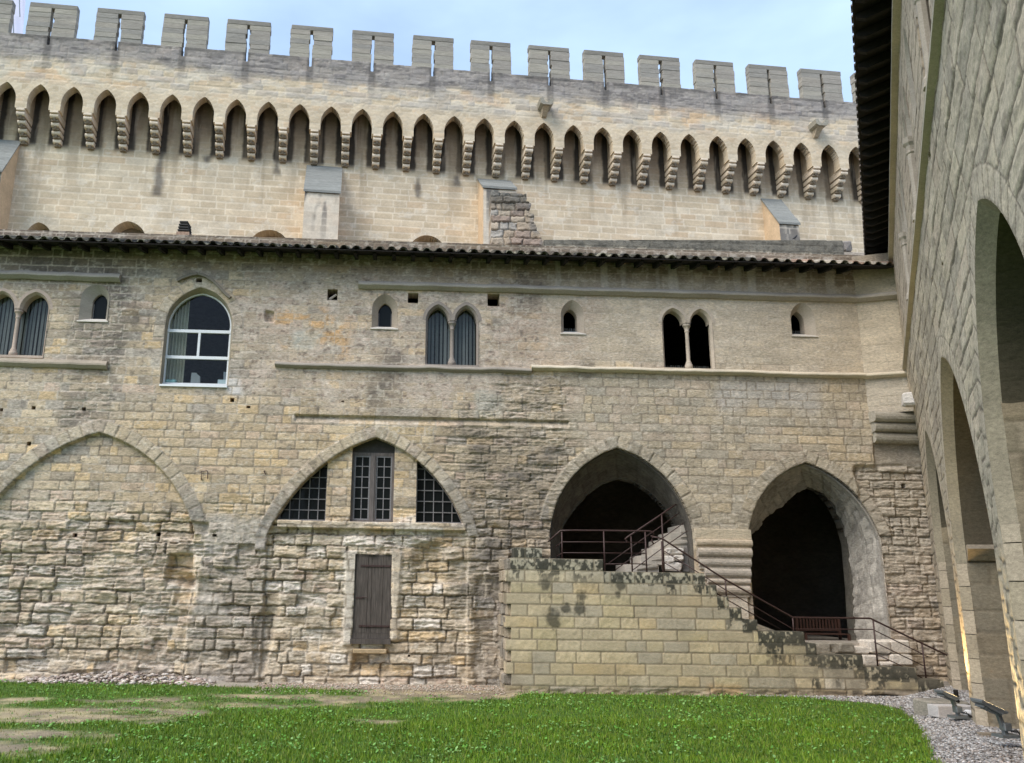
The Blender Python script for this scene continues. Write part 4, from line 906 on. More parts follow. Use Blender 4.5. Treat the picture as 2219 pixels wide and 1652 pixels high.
def stairw(U, Z):
    d, du, dz, sid = blocks(U, Z, .28, .58, 5, .005, bounds=bnds); R1, R2, R3 = rid(sid, 1), rid(sid, 2), rid(sid, 3)
    j = 1 - sm(.009, .023, d); n1 = fbm(U * .7, Z * .9, 4, 1); n2 = fbm(U * 3, Z * 4, 5, 2, .6); n3 = fbm(U * 9, Z * 9, 4, 3)
    c = palette(R2, [(.45, .39, .245), (.48, .41, .27), (.43, .375, .26), (.40, .36, .27), (.47, .38, .225)], [3, 3, 2, 2, 1]); c *= (.92 + .16 * R3)[..., None]
    c = mixc(c, (.56, .52, .42), (R1 > .985) * .8); c = mixc(c, (.38, .345, .27), sm(.45, .7, n1) * .35)
    T = topline(U); dep = T - Z
    c = mixc(c, (.40, .395, .34), sm(.95, .1, dep) * (U < 6) * .4)
    lich = sm(.31, .24, dep) * sm(.30, .50, n2 * .6 + n3 * .4 + .10 * sm(.25, .02, dep)) + sm(.75, .3, dep) * sm(.52, .60, fbm(U * 4.5, Z * 1.6, 4, 21) + .15 * (n3 - .5)) * .85
    col_ = sm(.60, .66, fbm(U * 3.2, Z * .12, 3, 7)) * sm(1.3, .3, dep) * sm(.38, .55, n3); wet = sm(6.6, 8.6, U) * sm(.50, .58, fbm(U * 4.2, Z * 1.0, 4, 9) + .2 * (n3 - .5)) * (R2 > .25)
    lich = np.clip(lich + col_ * .8 * (R1 > .3) + wet * .85, 0, 1) * sm(.0, .012, d) ** .5; lich = np.where((dep > .31) & (R3 < .45), lich * .25, lich); hf_n = fbm(U * 16, Z * 11, 3, 31); lich = np.clip(lich + sm(6.3, 7.6, U) * sm(.33, .26, dep), 0, 1) * sm(.34, .50, hf_n + .12 * (n2 - .5) + .10 * sm(6, 8, U))
    for x, y, r in ((1263, 1289, 12), (1339, 1288, 9), (1341, 1265, 14), (1226, 1317, 12), (1255, 1317, 14), (1342, 1250, 10), (1200, 1340, 18), (1180, 1260, 14)):
        a = SX(x, y); lich = np.maximum(lich, sm(1.2, .5, np.hypot(U - a[0], (Z - a[1]) * .8) / (r * .0108) + (n3 - .5) * 1.2) * .85)
    c = mixc(c, (.30, .30, .245), sm(.33, .22, dep) * .5); c = mixc(c, (.035, .037, .030), lich * .92); c = mixc(c, (.16, .145, .11), sm(7, 10, U) * sm(.35, .7, n2) * .5)
    base = sm(.28, .1, Z) ; c = mixc(c, (.33, .28, .22), base * .7)
    c = mixc(c, (.50, .31, .14), blob(U, Z, SW, 1535, 1485, 1600, 1500, soft=.1, wob=.2, s=5) * .5)
    c = lerp(c, np.array((.22, .19, .135)), (j * .9 * (1 - lich))[..., None])
    chis = fbm(U * 14, Z * 10, 3, 8)
    h = (R1 - .5) * .006 - j * .008 + (n2 - .5) * .010 + (chis - .5) * .012 * (R3 > .4) + base * ((fbm(U * 3, Z * 9, 4, 11) - .5) * .12 - .03) - sm(.10, 0, dep) * .02 * (fbm(U * 5, Z * 5, 3, 13) - .1)
    cv = blob(U, Z, SW, 1880, 1508, 1950, 1522, soft=.04, wob=.1, s=15); h -= cv * .2; c = mixc(c, (.05, .045, .035), cv * .6)
    return h, np.clip(c, .01, .9)
sheet('wall', M_STAIR, SW, uleft - .1, ur[12] + .1, -.3, zl[0] + .05, .019, stairw, outline=P, thick=.45, parent=STAIR, edge=True)
# rough toothed end and rubble core at the left end
m = MB()
for i, (z0, z1) in enumerate(zip(bnds[:-1], bnds[1:])):
    if z1 > zl[1] + .05: break
    for q in range(4):
        u = uleft - .03 + random.uniform(-.02, .10); hh_ = -.12 - q * .32; m.box(SW, u, u + .5, z0 + .01, z1 - .01, hh_ - .28, hh_, random.choice([(.30, .26, .19), (.36, .31, .23), (.24, .22, .18)]), .02, .02)
m.build('toothing_stones', M_FAC, STAIR)
# steps behind the stair wall, each one a slab, rising to the left from the gravel
hb = -.45; hf_ = -.45 - .86
tv = [(ur[i], zl[i]) for i in range(1, 13)]
g0 = .15; xs0 = ur[12] + .1; ntread = 15; 
ztop = pxs(1350, 1262)[1] + .1 * 0; 
m = MB(); zland = SX(1250, 1235)[1] - .42
uS = ur[2] - .2; uE = ur[12] + .2; zs0 = .12; nst = 14; zs0 = .02
for k in range(nst):
    z1 = min(lerp(zs0, zland, (k + 1) / nst), float(topline(np.array(lerp(uE, uS, (k + .5) / nst)))) - .30); z1 = max(z1, .05 + .01 * k); u1 = lerp(uE, uS, k / nst) + .12
    s_ = MB(); s_.box(SW, lerp(uE, uS, (k + 1) / nst) - .02 if k < nst - 1 else uleft + .3, u1, z1 - .17, z1, hf_, hb + .01, (.36, .34, .28), .004, .012); s_.build('step', M_FAC, STAIR)
m.prism(SW, [(uleft + .35, -.2), (uE, -.2), (uE, zs0), (uS, zland - .17), (uleft + .35, zland - .17)], hf_ + .01, hb - .01, (.3, .28, .22)); m.build('step_core', M_FAC, STAIR)
# pale ragged stones at the foot of the right arch
m = MB(); rs = [(1770, 1392, 1797, 1416), (1797, 1392, 1818, 1416), (1818, 1393, 1851, 1414), (1848, 1401, 1885, 1417), (1884, 1387, 1931, 1415), (1933, 1387, 1976, 1416), (1868, 1418, 1900, 1441), (1903, 1417, 1930, 1432), (1930, 1417, 1975, 1441), (1905, 1433, 1935, 1444)]
for i, (x0, y0, x1, y1) in enumerate(rs):
    r = rect(x0, y0, x1, y1, FA, .35); m.box(FA, r[0], r[1], r[2], r[3], -.15, .35 + random.uniform(-.08, .08), (.56, .53, .46) if i > 2 else (.25, .235, .19), .02, .035)
m.build('kerb_stones', M_FAC, STAIR, False)
# ================================================================== INNER STAIR IN THE LEFT ARCH
UPS = empty('inner_stair', FA.pt(5, -.8, 2.9), 'pale new limestone steps climbing to the right inside the left open arch', 'stair')
FX = lambda zx, zy, h: FA.px(1149.9 + .1832 * zx, 1028.8 + .1832 * zy, h)
lay = [((1120, 1055), (1560, 1200)), ((1295, 950), (1640, 1055)), ((1435, 858), (1800, 950)), ((1525, 766), (1925, 858)), ((1640, 678), (1990, 766)), ((1760, 590), (2050, 678))]
for i, ((xa, ya), (xb, yb_)) in enumerate(lay):
    h = -.55 - .0 * i; a = FX(xa, ya, h); b_ = FX(xb, yb_, h); s_ = MB(); s_.box(FA, a[0], a[0] + .85 + .06 * i, b_[1] - .02, a[1], h - 1.0, h + .02 * (i % 2), (.54, .52, .47), .003, .012)
    # hollowed underside nosing
    s_.tube([FA.pt(a[0] + .28 + .0, h + .012, a[1] - .12), FA.pt(a[0] + .80, h + .012, a[1] - .03)], [.02, .07], 8, (.34, .325, .285)); s_.build('step', M_TRIM, UPS)
s_ = MB()
for (x0, y0, x1, y1) in ((1620, 860, 1800, 940), (1680, 945, 1815, 1010), (1600, 1030, 1785, 1130), (1590, 950, 1700, 1035)):
    a = FX(x0, y1, -.35); b_ = FX(x1, y0, -.35); s_.box(FA, a[0], b_[0], a[1], b_[1], -.7, -.32, (.62, .60, .54), .03, .04)
s_.build('rough_block', M_FAC, UPS)
s_ = MB(); a = FX(1795, 1140, -.5); b_ = FX(1925, 855, -.5); s_.box(FA, a[0], b_[0], a[1], b_[1], -1.5, -.5, (.22, .215, .20)); s_.build('side_block', M_FAC, UPS)
# ================================================================== RAILINGS
def railing(label, fr, h, rails, posts, loc, place, extra=()):
    R = empty('iron_railing', loc, label, 'railing', 'dark iron railings of the stairs')
    for i, (pts, r) in enumerate(rails):
        m = MB(); Pn = [place(x, y, *hh_) if hh_ else place(x, y, h) for x, y, *hh_ in pts]; m.tube([fr.pt(u, hh_, z) for u, hh_, z in Pn], r, 8); m.build('handrail' if i == 0 or r > .018 else 'rail', M_IRON, R, True)
    for (x, y0, x2, y1, *hh_) in posts:
        m = MB(); hq = hh_[0] if hh_ else h; a = place(x, y0, hq); b_ = place(x2, y1, hq); m.tube([fr.pt(a[0], hq, a[2]), fr.pt(a[0], hq, b_[2] - .12)], .019, 8); m.build('post', M_IRON, R, True)
    return R
def plF(x, y, h=-.25): q = FA.px(x, y, h); return q[0], h, q[1]
def z8(x, y): return 1149.9 + .1832 * x, 1028.8 + .1832 * y
def c8(pts): return [z8(*p[:2]) + tuple(p[2:]) for p in pts]
hL = .15
railing('dark red landing railing with three bars across the mouth of the left arch', FA, hL,
        [(c8([(165, 822, -.1), (250, 745, .02), (350, 656), (480, 653), (860, 655), (1250, 660), (1400, 662), (1440, 675), (1455, 700), (1440, 722), (1418, 722)]), .021),
         (c8([(290, 850, .0), (365, 790), (860, 790), (1350, 797)]), .012), (c8([(300, 965, 0), (375, 918), (860, 920), (1355, 925)]), .012), (c8([(870, 1050), (1355, 1050)]), .012)],
        [(*z8(365, 670), *z8(370, 990)), (*z8(860, 662), *z8(880, 1110)), (*z8(1350, 670), *z8(1378, 1130))], FA.pt(4.5, hL, 2.9), lambda x, y, h=hL: plF(x, y, h))
hU = -.10
railing('iron railing slanting up to the right inside the left arch', FA, hU,
        [(c8([(1150, 788), (1120, 780), (1114, 760), (1130, 740), (1250, 660), (1545, 463), (1755, 318, -.5)]), .021),
         (c8([(920, 1040, -.1), (1185, 852), (1545, 598), (1810, 405, -.6)]), .011), (c8([(1000, 1118), (1215, 965), (1560, 742), (1870, 520, -.5)]), .011), (c8([(1210, 1118), (1560, 860), (1895, 628, -.4)]), .011)],
        [(*z8(1183, 720), *z8(1205, 1120)), (*z8(1545, 465), *z8(1590, 1085))], FA.pt(6.2, hU, 2.9), lambda x, y, h=hU: plF(x, y, h))
hD = -.32
def plS(x, y, h=hD): q = SW.px(x, y, h); return q[0], h, q[1]
railing('long iron railing running down the outer stair past the right arch to the gravel', SW, hD,
        [([(1416, 1178), (1411, 1170), (1414, 1162), (1425, 1168 - 4), (1437, 1170 - 2), (1571, 1255), (1717, 1337), (1885, 1339), (1893, 1343), (1997, 1393), (2065, 1425), (2072, 1436), (2095, 1449, -.6)], .021),
         ([(1437, 1192), (1571, 1277), (1717, 1362), (1890, 1363), (2000, 1413 + 4), (2010, 1422)], .012), ([(1437, 1217), (1530, 1272), (1600, 1313), (1690, 1362)], .012), ([(1893, 1390), (2003, 1443)], .012), ([(1895, 1415), (1955, 1443), (2000, 1470)], .012)],
        [(1433, 1172, 1434, 1240), (1571, 1256, 1571, 1290), (1717, 1338, 1717, 1366), (1891, 1343, 1901, 1442), (1997, 1394, 2005, 1468)], SW.pt(8, hD, .6), lambda x, y, h=hD: plS(x, y, h))
# wall rail stub at the landing and the bench under the right arch
BEN = empty('garden_bench', FA.pt(9.6, -1.9, fz4), 'brown slatted wooden bench standing in the dark right arch', 'bench')
hB = -1.6; a = FA.px(1722, 1335, hB); b_ = FA.px(1818, 1335, hB); zb_ = FA.px(1770, 1362, hB)[1]; zb0 = fz4
m = MB(); m.box(FA, a[0], b_[0], a[1] - .05, a[1], hB - .04, hB); m.box(FA, a[0], b_[0], zb_ - .05, zb_, hB - .04, hB); m.build('back_frame', M_BROWN, BEN)
for u in np.arange(a[0] + .04, b_[0], .085): m = MB(); m.box(FA, u, u + .05, zb_, a[1] - .05, hB - .03, hB - .012); m.build('back_slat', M_BROWN, BEN)
m = MB()
for k in range(4): m.box(FA, a[0], b_[0], zb_ - .12, zb_ - .095, hB + .04 + k * .11, hB + .13 + k * .11)
m.build('seat', M_BROWN, BEN)
for u in (a[0], b_[0] - .06):
    for hh_ in (hB - .04, hB + .42): m = MB(); m.box(FA, u, u + .06, zb0, zb_ - .12 if hh_ > hB else a[1], hh_, hh_ + .06); m.build('leg', M_BROWN, BEN)
# ================================================================== PALACE WALL
PAL_ = empty('palace_wall', BW.pt(0, 0, 0), 'high crenellated palace wall of pale stone with a row of pointed machicolation arches', 'fortified wall')
HF = .95                                   # projection of the parapet
BX = lambda x, y, h=0: BW.px(x, y, h)
BP = [(.57, .49, .355), (.60, .52, .385), (.54, .46, .33), (.58, .475, .335), (.61, .545, .42)]
zcr = (BX(500, 107, HF)[1] + BX(1700, 212, HF)[1]) / 2; zmt = (BX(690, 52, HF)[1] + BX(1735, 150, HF)[1]) / 2 + .0
zap = (BX(12, 170, HF)[1] + BX(1805, 318, HF)[1] + BX(980, 250, HF)[1]) / 3; zsp = zap - .78; zcorb = (BX(43, 308, .1)[1] + BX(1827, 437, .1)[1]) / 2
cx0, cx1 = BX(43, 240, HF)[0], BX(1832, 385, HF)[0]; SPC = (cx1 - cx0) / 27; piers = [cx0 + SPC * k for k in range(-4, 31)]; PW = .225
zpl = zsp - .36
MA = [Arch(a + PW, b_ - PW, zsp, (a + b_) / 2, zap) for a, b_ in zip(piers[:-1], piers[1:])]
mer = [(60, 165), (207, 309), (352, 450), (490, 585), (629, 720), (763, 853), (894, 982), (1021, 1107), (1147, 1234), (1267, 1353), (1388, 1474), (1508, 1592), (1624, 1708), (1738, 1825)]
ML = []
for i, (xa, xb) in enumerate(mer):
    y = lerp(0, 152, (xa - 60) / 1678) + 30; ML.append((BX(xa, y, HF)[0], BX(xb, y + 9, HF)[0]))
pm = (ML[-1][0] - ML[0][0]) / 13; ML = [(ML[0][0] - 2 * pm, ML[0][1] - 2 * pm), (ML[0][0] - pm, ML[0][1] - pm)] + ML + [(ML[-1][0] + pm * k, ML[-1][1] + pm * k) for k in (1, 2, 3)]
bx0, bx1 = ML[0][0] - .5, ML[-1][1] + .5
SLW = .062
def back(U, Z):
    d, du, dz, sid = blocks(U, Z, .30, .78, 41, .004); R1, R2, R3 = rid(sid, 1), rid(sid, 2), rid(sid, 3); j = 1 - sm(.012, .036, d)
    n1 = fbm(U * .35, Z * .35, 5, 2); n2 = fbm(U * 2, Z * 3, 5, 3, .6); n3 = fbm(U * 6, Z * 9, 4, 4)
    c = palette(R2, BP, [3, 3, 2, 2, 1.5]); c *= (.94 + .12 * R3)[..., None]; c = mixc(c, (.60, .53, .40), sm(.4, .7, n1) * .5)
    c = mixc(c, (.68, .64, .54), sm(.62, .72, n2) * .6)
    c = lerp(c, np.array((.74, .68, .55)), (j * .8)[..., None])
    # darker upwards inside the machicolation slots, near black beside the piers
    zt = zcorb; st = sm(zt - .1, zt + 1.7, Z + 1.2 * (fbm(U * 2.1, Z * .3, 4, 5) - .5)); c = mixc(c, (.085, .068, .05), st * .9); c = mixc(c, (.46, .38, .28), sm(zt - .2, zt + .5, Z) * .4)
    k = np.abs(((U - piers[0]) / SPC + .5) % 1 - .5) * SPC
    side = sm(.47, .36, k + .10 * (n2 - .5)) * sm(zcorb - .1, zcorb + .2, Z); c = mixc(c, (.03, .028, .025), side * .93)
    c = mixc(c, (.50, .45, .37), sm(.62, .7, fbm(U * 5, Z * .35, 3, 15)) * st * .5)
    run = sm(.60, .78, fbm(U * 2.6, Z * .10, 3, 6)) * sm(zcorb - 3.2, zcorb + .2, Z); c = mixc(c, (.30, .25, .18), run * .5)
    for x, y0, y1, wd in ((600, 336, 378, 22), (448, 338, 352, 12), (345, 330, 420, 9), (905, 380, 430, 8), (990, 380, 400, 8)):
        c = mixc(c, (.08, .075, .07), blob(U, Z, BW, x - wd / 2, y0, x + wd / 2, y1, soft=.12, wob=.25, s=x) * .75)
    # voussoirs of the hidden windows just above the lower roof
    for x, y, r, cc in ((85, 508, 45, 1), (430, 512, 32, 1), (585, 532, 56, 0), (275, 523, 60, 0), (925, 545, 50, 0)):
        a = BX(x, y); rr = np.hypot(U - a[0], Z - a[1]); an = np.arctan2(Z - a[1], U - a[0]); R_ = r * .0187
        m = (rr < R_) & (rr > R_ * .45); vj = np.abs((an / .28) % 1 - .5) > .44
        c = np.where((m & vj)[..., None], .72 * np.array([1, .95, .84]), c); c = mixc(c, (.63, .57, .45), m * .5)
    h = (R1 - .5) * .008 - j * .006 + (n2 - .5) * .02
    return h, np.clip(c, .01, .9)
zr = 9.0
backw = []
for (xL, xR, ys, xa, ya) in ((55, 110, 512, 83, 481), (235, 316, 520, 276, 478.5), (540, 625, 535, 583, 497.5), (885, 966, 548, 925, 509)):
    backw.append(archpx(BW, xL, xR, ys, xa, ya))
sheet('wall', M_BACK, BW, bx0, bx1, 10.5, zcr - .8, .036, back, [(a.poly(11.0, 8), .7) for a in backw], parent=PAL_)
m = MB(); m.box(BW, bx0, bx1, -.2, 10.55, -.5, .02, (.56, .49, .36)); m.box(BW, bx0, bx1, -.2, zcr - .2, -2.6, -2.4, (.5, .44, .33)); m.box(BW, bx0, bx1, zcr - 1.1, zcr - .9, -2.6, HF - .05, (.4, .35, .27))
m.box(BW, bx0 - .1, bx0 + .02, -.2, zcr - .2, -2.6, .0, (.5, .44, .33)); m.box(BW, bx1 - .02, bx1 + .1, -.2, zcr - .2, -2.6, .0, (.5, .44, .33)); m.build('wall_core', M_BACK, PAL_)
for a in backw:
    m = MB(); m.poly(BW, a.poly(11.0, 8), -.69, (.22, .19, .15)); m.build('blind_window', M_BACK, PAL_)
def parapet(U, Z):
    d, du, dz, sid = blocks(U, Z, .27, .62, 43, .02); R1, R2, R3 = rid(sid, 1), rid(sid, 2), rid(sid, 3)
    n1 = fbm(U * .5, Z * .5, 5, 12); n2 = fbm(U * 1.6, Z * 3.6, 5, 13, .6); n3 = fbm(U * 6, Z * 14, 4, 14)
    ring = np.zeros(U.shape, bool); k = np.clip(np.floor((U - piers[0]) / SPC).astype(int), 0, len(MA) - 1)
    a0 = MA[0]; Ur = U - k * SPC; r, al = a0.dist(Ur, Z); ring = (r > 0) & (r < .26) & (Z > zsp + .05); vj = np.minimum(np.minimum(r, .26 - r), (.5 - np.abs((al / .17) % 1 - .5)) * .17)
    d = np.where(ring, np.abs(vj), d); R3 = np.where(ring, _h(np.floor(al / .17) + k * 50, k, 3), R3)
    low = Z < zsp + .05; j = 1 - sm(.008, .02, d)
    c = palette(R2, BP, [3, 3, 2, 2, 1.5]) * .98; c *= (.93 + .14 * R3)[..., None]
    gz = zap + 1.15 + .5 * (n1 - .5) * 2; g = sm(gz - .25, gz + .35, Z + .35 * (n2 - .5)); mid = sm(zap - .1, zap + .4, Z)
    c = mixc(c, (.56, .53, .45), mid * sm(.45, .6, n2) * .7); c = mixc(c, (.62, .44, .27), mid * sm(.60, .72, fbm(U * .7, Z * 1.0, 3, 16)) * .6); c = mixc(c, (.40, .385, .36), mid * (R1 > .6) * (1 - g) * .5)
    c = mixc(c, (.27, .26, .255), g * (.82 + .14 * R1)); c = mixc(c, (.12, .115, .115), g * sm(.55, .68, fbm(U * 1.4, Z * 7, 4, 18)) * .6); c = mixc(c, (.42, .40, .36), g * sm(.55, .7, n3) * .5)
    c = mixc(c, (.13, .125, .115), sm(zcr - .45, zcr, Z + .3 * (n3 - .5)) * sm(.4, .6, n2) * .7)
    for (a, b_) in ML:
        u = (a + b_) / 2; c = mixc(c, (.11, .105, .10), sm(.20, .10, np.abs(U - u + .1 * (n2 - .5))) * sm(zcr - 1.9, zcr - .5, Z + .8 * (n3 - .5)) * .75)
    c = mixc(c, (.58, .50, .37), ring * .55)
    c = lerp(c, np.array((.62, .57, .46)), (j * .6 * (1 - g))[..., None]); c = lerp(c, np.array((.2, .19, .18)), (j * .35 * g)[..., None])
    h = (R1 - .5) * .02 * mid - j * (.006 + .012 * mid) + (n2 - .5) * .05 * mid + (n3 - .5) * .02; return h, np.clip(c, .01, .9)
P = [(bx0, zcr)]
for i, a in enumerate(MA):
    P += [(a.uL, zpl)] + a.line(7) + [(a.uR, zpl)]
P = [(piers[0] - PW, zcr), (piers[0] - PW, zpl)] + P[1:] + [(piers[-1] + PW, zpl), (piers[-1] + PW, zcr)]
# slits continue below the crenel level
sl = [([(u - SLW, zcr + .1), (u - SLW, zcr - .42), (u + SLW, zcr - .42), (u + SLW, zcr + .1)], .4) for u in [(a + b_) / 2 for a, b_ in ML] if piers[0] < u < piers[-1]]
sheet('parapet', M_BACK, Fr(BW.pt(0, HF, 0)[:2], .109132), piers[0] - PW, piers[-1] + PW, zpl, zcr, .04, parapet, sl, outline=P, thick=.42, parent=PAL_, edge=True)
m = MB(); m.box(BW, piers[0], piers[-1], zap + .25, zap + .4, -.2, HF - .38, (.2, .17, .14)); m.build('wall_walk', M_BACK, PAL_)
for k, (a, b_) in enumerate(zip(piers[:-1], piers[1:])): pass
# cheeks over each corbel closing the slots sideways, and the corbels themselves
for k, u in enumerate(piers):
    m = MB(); cc = (.70, .62, .50); w_ = .165
    m.box(BW, u - w_, u + w_, zpl, zap + .3, -.05, HF - .40, (.46, .39, .29))
    m.box(BW, u - w_, u + w_, zpl - .09, zpl + .02, -.05, HF, cc, bev=.015)
    H = zpl - .09 - zcorb; n = 4; dk_ = (.24, .205, .155)
    for q in range(n):
        z1 = zpl - .09 - H * q / n; z0 = zpl - .09 - H * (q + 1) / n; hh_ = lerp(HF * .95, HF * .28, q / (n - 1)); r = (z1 - z0) * .34; zc_ = z1 - (z1 - z0) * .36; wr = w_ - .012 * (q % 2)
        P_ = [(-.05, zc_ + r)] + [(hh_ - r + r * cos(t), zc_ + r * sin(t)) for t in np.linspace(pi / 2, -pi / 2, 8)] + [(-.05, zc_ - r)]
        m.profile(BW, P_, u - wr, u + wr, random.choice([cc, (.74, .66, .54), (.62, .55, .43)]), 2)
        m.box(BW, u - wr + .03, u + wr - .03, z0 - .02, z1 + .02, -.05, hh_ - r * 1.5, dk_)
        va = [BW.pt(u + p, h_, z_) for p, h_, z_ in ((-.075, hh_ - r * .5, zc_ - r * .9), (.075, hh_ - r * .5, zc_ - r * .9), (0, hh_ - r * 1.3, z0 - r * .35), (-.075, hh_ - 2.2 * r, zc_ - r * .9), (.075, hh_ - 2.2 * r, zc_ - r * .9), (0, hh_ - 2.4 * r, z0 - r * .35))]
        m.add(va, [(0, 1, 2), (3, 5, 4), (0, 2, 5, 3), (1, 4, 5, 2), (0, 3, 4, 1)], (.22, .19, .15))
    # notched dark soffits between the rolls
    m.build('corbel', M_BACK, PAL_)
# merlons
for i, (a, b_) in enumerate(ML):
    m = MB(); u = (a + b_) / 2; z = zcr - .02; rows = 7; H = (zmt - zcr + .02) / rows
    PF = HF - .03
    for q in range(rows):
        j = lambda: random.uniform(-.018, .018); cc = random.choice([(.40, .385, .34), (.44, .42, .36), (.36, .35, .32), (.42, .395, .345)])
        z1 = z + H
        if q < rows - 1:
            lo = j() * .8 + SLW; ro = j() * .8 + SLW
            if random.random() < .25: ro += .05
            if random.random() < .2: lo += .04
            m.box(BW, a + j(), u - lo, z, z1 - .001, HF - .34, PF + j() * .6, cc, .004, .006); m.box(BW, u + ro, b_ + j(), z, z1 - .001, HF - .34, PF + j() * .6, random.choice([cc, (.39, .37, .33)]), .004, .006)
        else:
            m.box(BW, a + j(), b_ + j(), z, z1, HF - .34, PF + j() * .5, (.30, .29, .26), .006, .02)
        z = z1
    m.build('merlon', M_GREY, PAL_)
# water spouts
for (x, y) in ((1181, 228), (1772, 273)):
    c = BX(x, y, HF + .3); u, z = c; m = MB(); P = [(-.30, .17), (-.16, .19), (-.10, .05), (0, -.02), (.10, .05), (.16, .19), (.30, .17), (.27, -.05), (.16, -.12), (-.16, -.12), (-.27, -.05)]
    n = len(P); va = [BW.pt(u + p * 1, HF + .62, z + q - .02) for p, q in P]; vb = [BW.pt(u + p, HF - .05, z + q * 1 + .0) for p, q in P]
    m.add(va + vb, [tuple(range(n))] + [(i, (i + 1) % n, n + (i + 1) % n, n + i) for i in range(n)], (.27, .26, .21))
    P2 = [(-.14, -.12), (.14, -.12), (.10, -.42), (-.10, -.42)]; va = [BW.pt(u + p, HF + (.5 if q > -.2 else .10), z + q) for p, q in P2]; vb = [BW.pt(u + p, HF - .05, z + q) for p, q in P2]
    m.add(va + vb, [(0, 1, 2, 3), (0, 1, 5, 4), (1, 2, 6, 5), (2, 3, 7, 6), (3, 0, 4, 7)], (.40, .35, .26)); m.build('water_spout', M_FAC, PAL_)
# buttresses with sloping slate-grey copings
def buttress(xl, xr, yt, yl, hh_, lip=.10, name='buttress', u_=None):
    """front face spans xl..xr (photo, at the lip), lip at yl, coping meets the wall at yt"""
    u0 = BX(xl, yl, hh_)[0]; u1 = BX(xr, yl, hh_)[0]; zf = BX((xl + xr) / 2, yl, hh_)[1]; zb = BX(*yt, 0)[1]
    def bf(U, Z):
        d, du, dz, sid = blocks(U, Z, .30, .6, 61, .004); R2 = rid(sid, 2); n = fbm(U * 2, Z * 1, 4, 8); n2 = fbm(U * 4, Z * 4, 4, 9); c = mixc(palette(R2, BP, [1, 1, 1, 1, 1]), (.62, .59, .52), .55 + 0 * U)
        c = mixc(c, (.11, .11, .11), sm(.5, .58, fbm(U * 2.2 + 3.1 * hh_, Z * .25, 3, 19) + .1 * (n2 - .5)) * sm(zf - 2.4, zf - .4, Z + .6 * (n - .5)) * .85); c = lerp(c, np.array((.7, .65, .55)), ((1 - sm(.006, .018, d)) * .4)[..., None]); return (n - .5) * .015, c
    B = sheet(name, M_BACK, Fr(BW.pt(0, hh_, 0)[:2], .109132), u0, u1, 10.5, zf, .05, bf, parent=PAL_)
    m = MB()
    for (u, s) in ((u0, 1), (u1, -1)):
        m.add([BW.pt(u, hh_, 10.5), BW.pt(u, -.02, 10.5), BW.pt(u, -.02, zb), BW.pt(u, hh_, zf)], [(0, 1, 2, 3)], (.60, .47, .32))
    m.build('buttress_side', M_BACK, B)
    m = MB(); o = .05; ns = 5
    for q in range(ns):
        ha = lerp(hh_ + .07, .0, q / ns); hb_ = lerp(hh_ + .07, 0, (q + 1) / ns); za = lerp(zf, zb, q / ns); zb_ = lerp(zf, zb, (q + 1) / ns)
        p = [BW.pt(u0 - o, ha, za), BW.pt(u1 + o, ha, za), BW.pt(u1 + o, hb_, zb_), BW.pt(u0 - o, hb_, zb_)]; t = lip if q == 0 else .06 + .01 * (q % 2); p2 = [(x, y, z + t) for x, y, z in p]; m.hexa(p + p2, (.30, .315, .30))
    m.build('coping', M_GREY, B)
buttress(660, 736, (700, 362), 418, 1.25); buttress(1047, 1117, (1080, 392), 410, 1.25); buttress(1688, 1730, (1655, 432), 487, 1.25); buttress(-60, 4, (20, 306), 372, 1.25)
# ================================================================== THINGS BETWEEN THE ROOF AND THE PALACE WALL
RU = Fr(FA.pt(0, -5.6, 0)[:2], .03518)
rx = lambda x, y: RU.px(x, y)
out_ = [(1064, 560), (1064, 412), (1070, 410), (1072, 415), (1112, 418), (1140, 420), (1141, 432), (1139, 436), (1148, 438), (1151, 443), (1147, 456), (1143, 460), (1156, 463), (1158, 470), (1153, 477), (1158, 484), (1162, 492), (1166, 501), (1170, 508), (1174, 520), (1180, 530), (1184, 560)]
P = [rx(*p) for p in out_]
def ruin(U, Z):
    d, du, dz, sid = blocks(U, Z, .25, .42, 71, .05); R1, R2 = rid(sid, 1), rid(sid, 2); n = fbm(U * 3, Z * 5, 5, 3, .6); j = 1 - sm(.01, .03, d); c = palette(R2, [(.36, .30, .22), (.42, .36, .27), (.30, .24, .19), (.38, .36, .31)], [2, 2, 1, 2]); zt = rx(1100, 418)[1]
    c = mixc(c, (.11, .11, .095), sm(zt - .9, zt - .2, Z + .6 * (n - .5)) * .8); c = mixc(c, (.14, .15, .15), sm(.5, .62, fbm(U * 1.3, Z * 1, 3, 33)) * .5)
    return (R1 - .5) * .08 - j * .05 + (n - .5) * .09, lerp(c, c * .45, (j * .7)[..., None])
o = sheet('ruined_wall', M_FAC, RU, min(p[0] for p in P), max(p[0] for p in P), rx(1100, 560)[1], max(p[1] for p in P), .03, ruin, outline=P, thick=.8, edge=True); tag(o, 'ragged end of a ruined rubble wall with black lichened top rising behind the tile eave', 'ruined wall')
LW = Fr(FA.pt(0, -5.0, 0)[:2], .03518); lx = lambda x, y: LW.px(x, y); a = lx(1178, 519); b_ = lx(1825, 520)
def lowwall(U, Z):
    d, du, dz, sid = blocks(U, Z, .24, .9, 73, .01); n = fbm(U * 2.5, Z * 4, 5, 3, .65); n3 = fbm(U * 8, Z * 8, 3, 4); c = np.zeros(U.shape + (3,)) + (.16, .155, .125); c = mixc(c, (.50, .46, .35), sm(.50, .58, n) * sm(a[1] - .08, a[1] - .3, Z) * .85); c = mixc(c, (.06, .06, .05), sm(.55, .65, n3) * .5); return (n - .5) * .05 - (1 - sm(.01, .02, d)) * .02, c
zt = max(a[1], b_[1])
